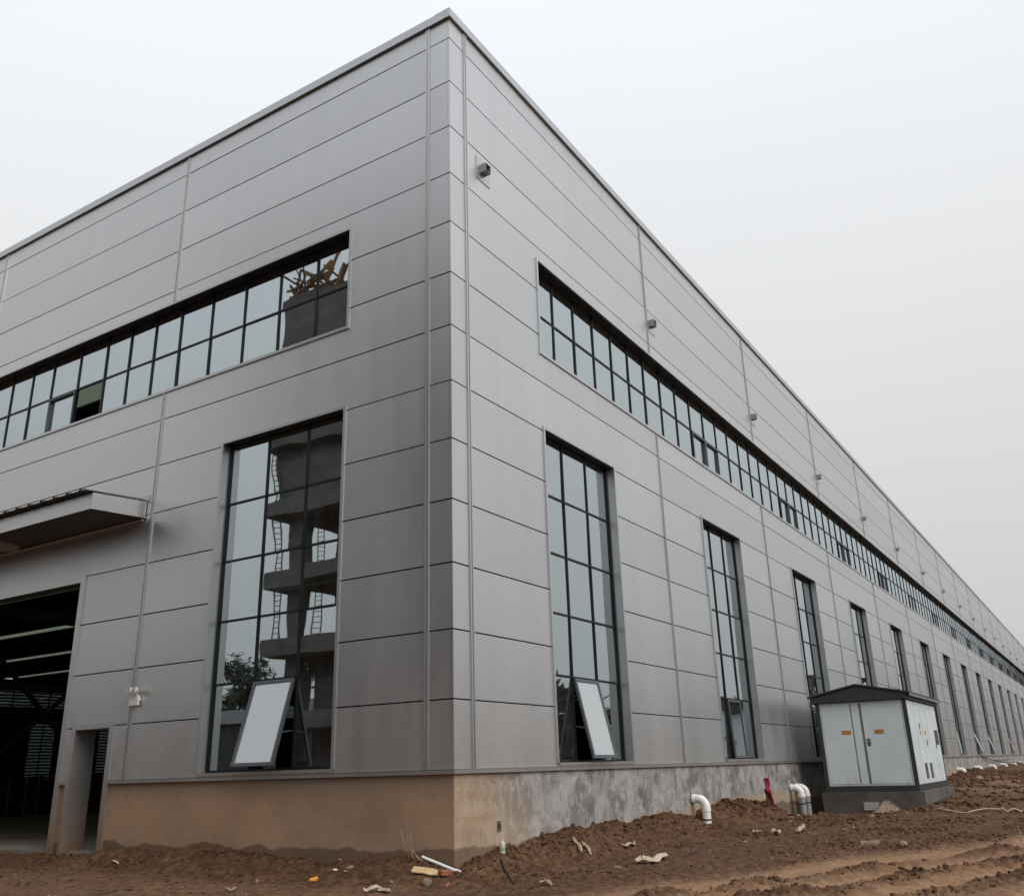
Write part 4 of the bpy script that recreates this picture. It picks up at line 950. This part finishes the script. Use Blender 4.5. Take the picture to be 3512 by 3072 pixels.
def tree(x, y, h, r_, label, seed):
    rg_ = np.random.default_rng(seed); t = thing('tree', label, 'tree', 'trees mirrored in the front windows', (x, y, gz(x, y)))
    mb = MB().tube([(0,0,-.3), (.1,0,h*.3), (.0,.1,h*.6), (0,0,h*.85)], [.28,.22,.14,.05], 8)
    for k in range(6): a = k*1.1; mb.tube([(0,0,h*(.3+.08*k)), (math.cos(a)*r_*.6, math.sin(a)*r_*.6, h*(.5+.08*k))], [.09, .03], 6)
    mb.build('trunk', 'bark', t, True)
    cs = [(rg_.normal(0, r_*.42), rg_.normal(0, r_*.42), h*(.12+.83*rg_.random())) for _ in range(34)]; v = []; f = []
    for c in cs:
        for _ in range(420):
            p = np.array(c) + rg_.normal(0, 1, 3)*np.array([r_*.2, r_*.2, h*.06]); a = rg_.normal(0, 1, (3, 3))*.17; i = len(v); v += [tuple(p+a[0]), tuple(p+a[1]), tuple(p+a[2])]; f.append((i, i+1, i+2))
    me = bpy.data.meshes.new('crown'); me.from_pydata(v, [], f); me.materials.append(M['leafg']); link('crown', me, t)
for i, (x, y, h) in enumerate(((-52, 74, 12), (-57, 69, 13), (-46, 78, 11), (-64, 62, 12.5), (-40, 82, 11.5))):
    tree(x, y, h, 3.0, '%s of the trees mirrored low in the front windows' % ('first', 'second', 'third', 'fourth', 'fifth')[i], 50+i)
hd_ = thing('site_hoarding', 'blue sheet hoarding mirrored low in the front windows', 'fence')
for k in range(14): MB().box(-36+.04, -36+.08, -6+3.02*k, -3.04+3.02*k, gz(-36, 3.*k-6)-.2, 2.3).build('hoarding_sheet', 'bluesheet', hd_); MB().box(-36.06, -35.97+.005, -6.06+3.02*k, -5.98+3.02*k, gz(-36, 3.*k-6)-.3, 2.4).build('post', 'steel', hd_)
sh = thing('added_dark_shed', 'added long low shed that darkens the front window reflections', 'shed')  # invented shed, placed to darken the lowest reflections in the front glass
MB().box(-50, -45.5, 34, 96, -.6, 6.0).build('wall', 'kframe', sh); gprism_pts = [(-50.6, 6.01), (-44.9, 6.01), (-47.7, 7.3)]
mb = MB(); mb.v = [(x, 33.6, z) for x, z in gprism_pts] + [(x, 96.4, z) for x, z in gprism_pts]; mb.f = [(0, 2, 1), (3, 4, 5), (0, 1, 4, 3), (1, 2, 5, 4), (2, 0, 3, 5)]; mb.build('roof', 'kframe', sh)
# unseen wood added round the horizon to darken low reflections
nb = 30000; az = rng.uniform(R(95), R(352), nb); rr_ = rng.uniform(165, 200, nb); hh = 12 + 4*np.sin(az*23) + 3*np.sin(az*61+1)
ctr = np.stack([rr_*np.cos(az), rr_*np.sin(az), -.5 + hh*rng.random(nb)**.8], -1); tri = ctr[:, None] + rng.normal(0, 1.1, (nb, 3, 3))
me2 = bpy.data.meshes.new('added_dark_wood'); me2.from_pydata([tuple(p) for p in tri.reshape(-1, 3)], [], [(3*i, 3*i+1, 3*i+2) for i in range(nb)]); me2.materials.append(M['leafg'])
tag(link('added_dark_wood', me2), 'added far wood that darkens reflections of the horizon', 'wood', None, 'stuff')
print('objects', len(bpy.data.objects), 'ground verts', len(me.vertices))
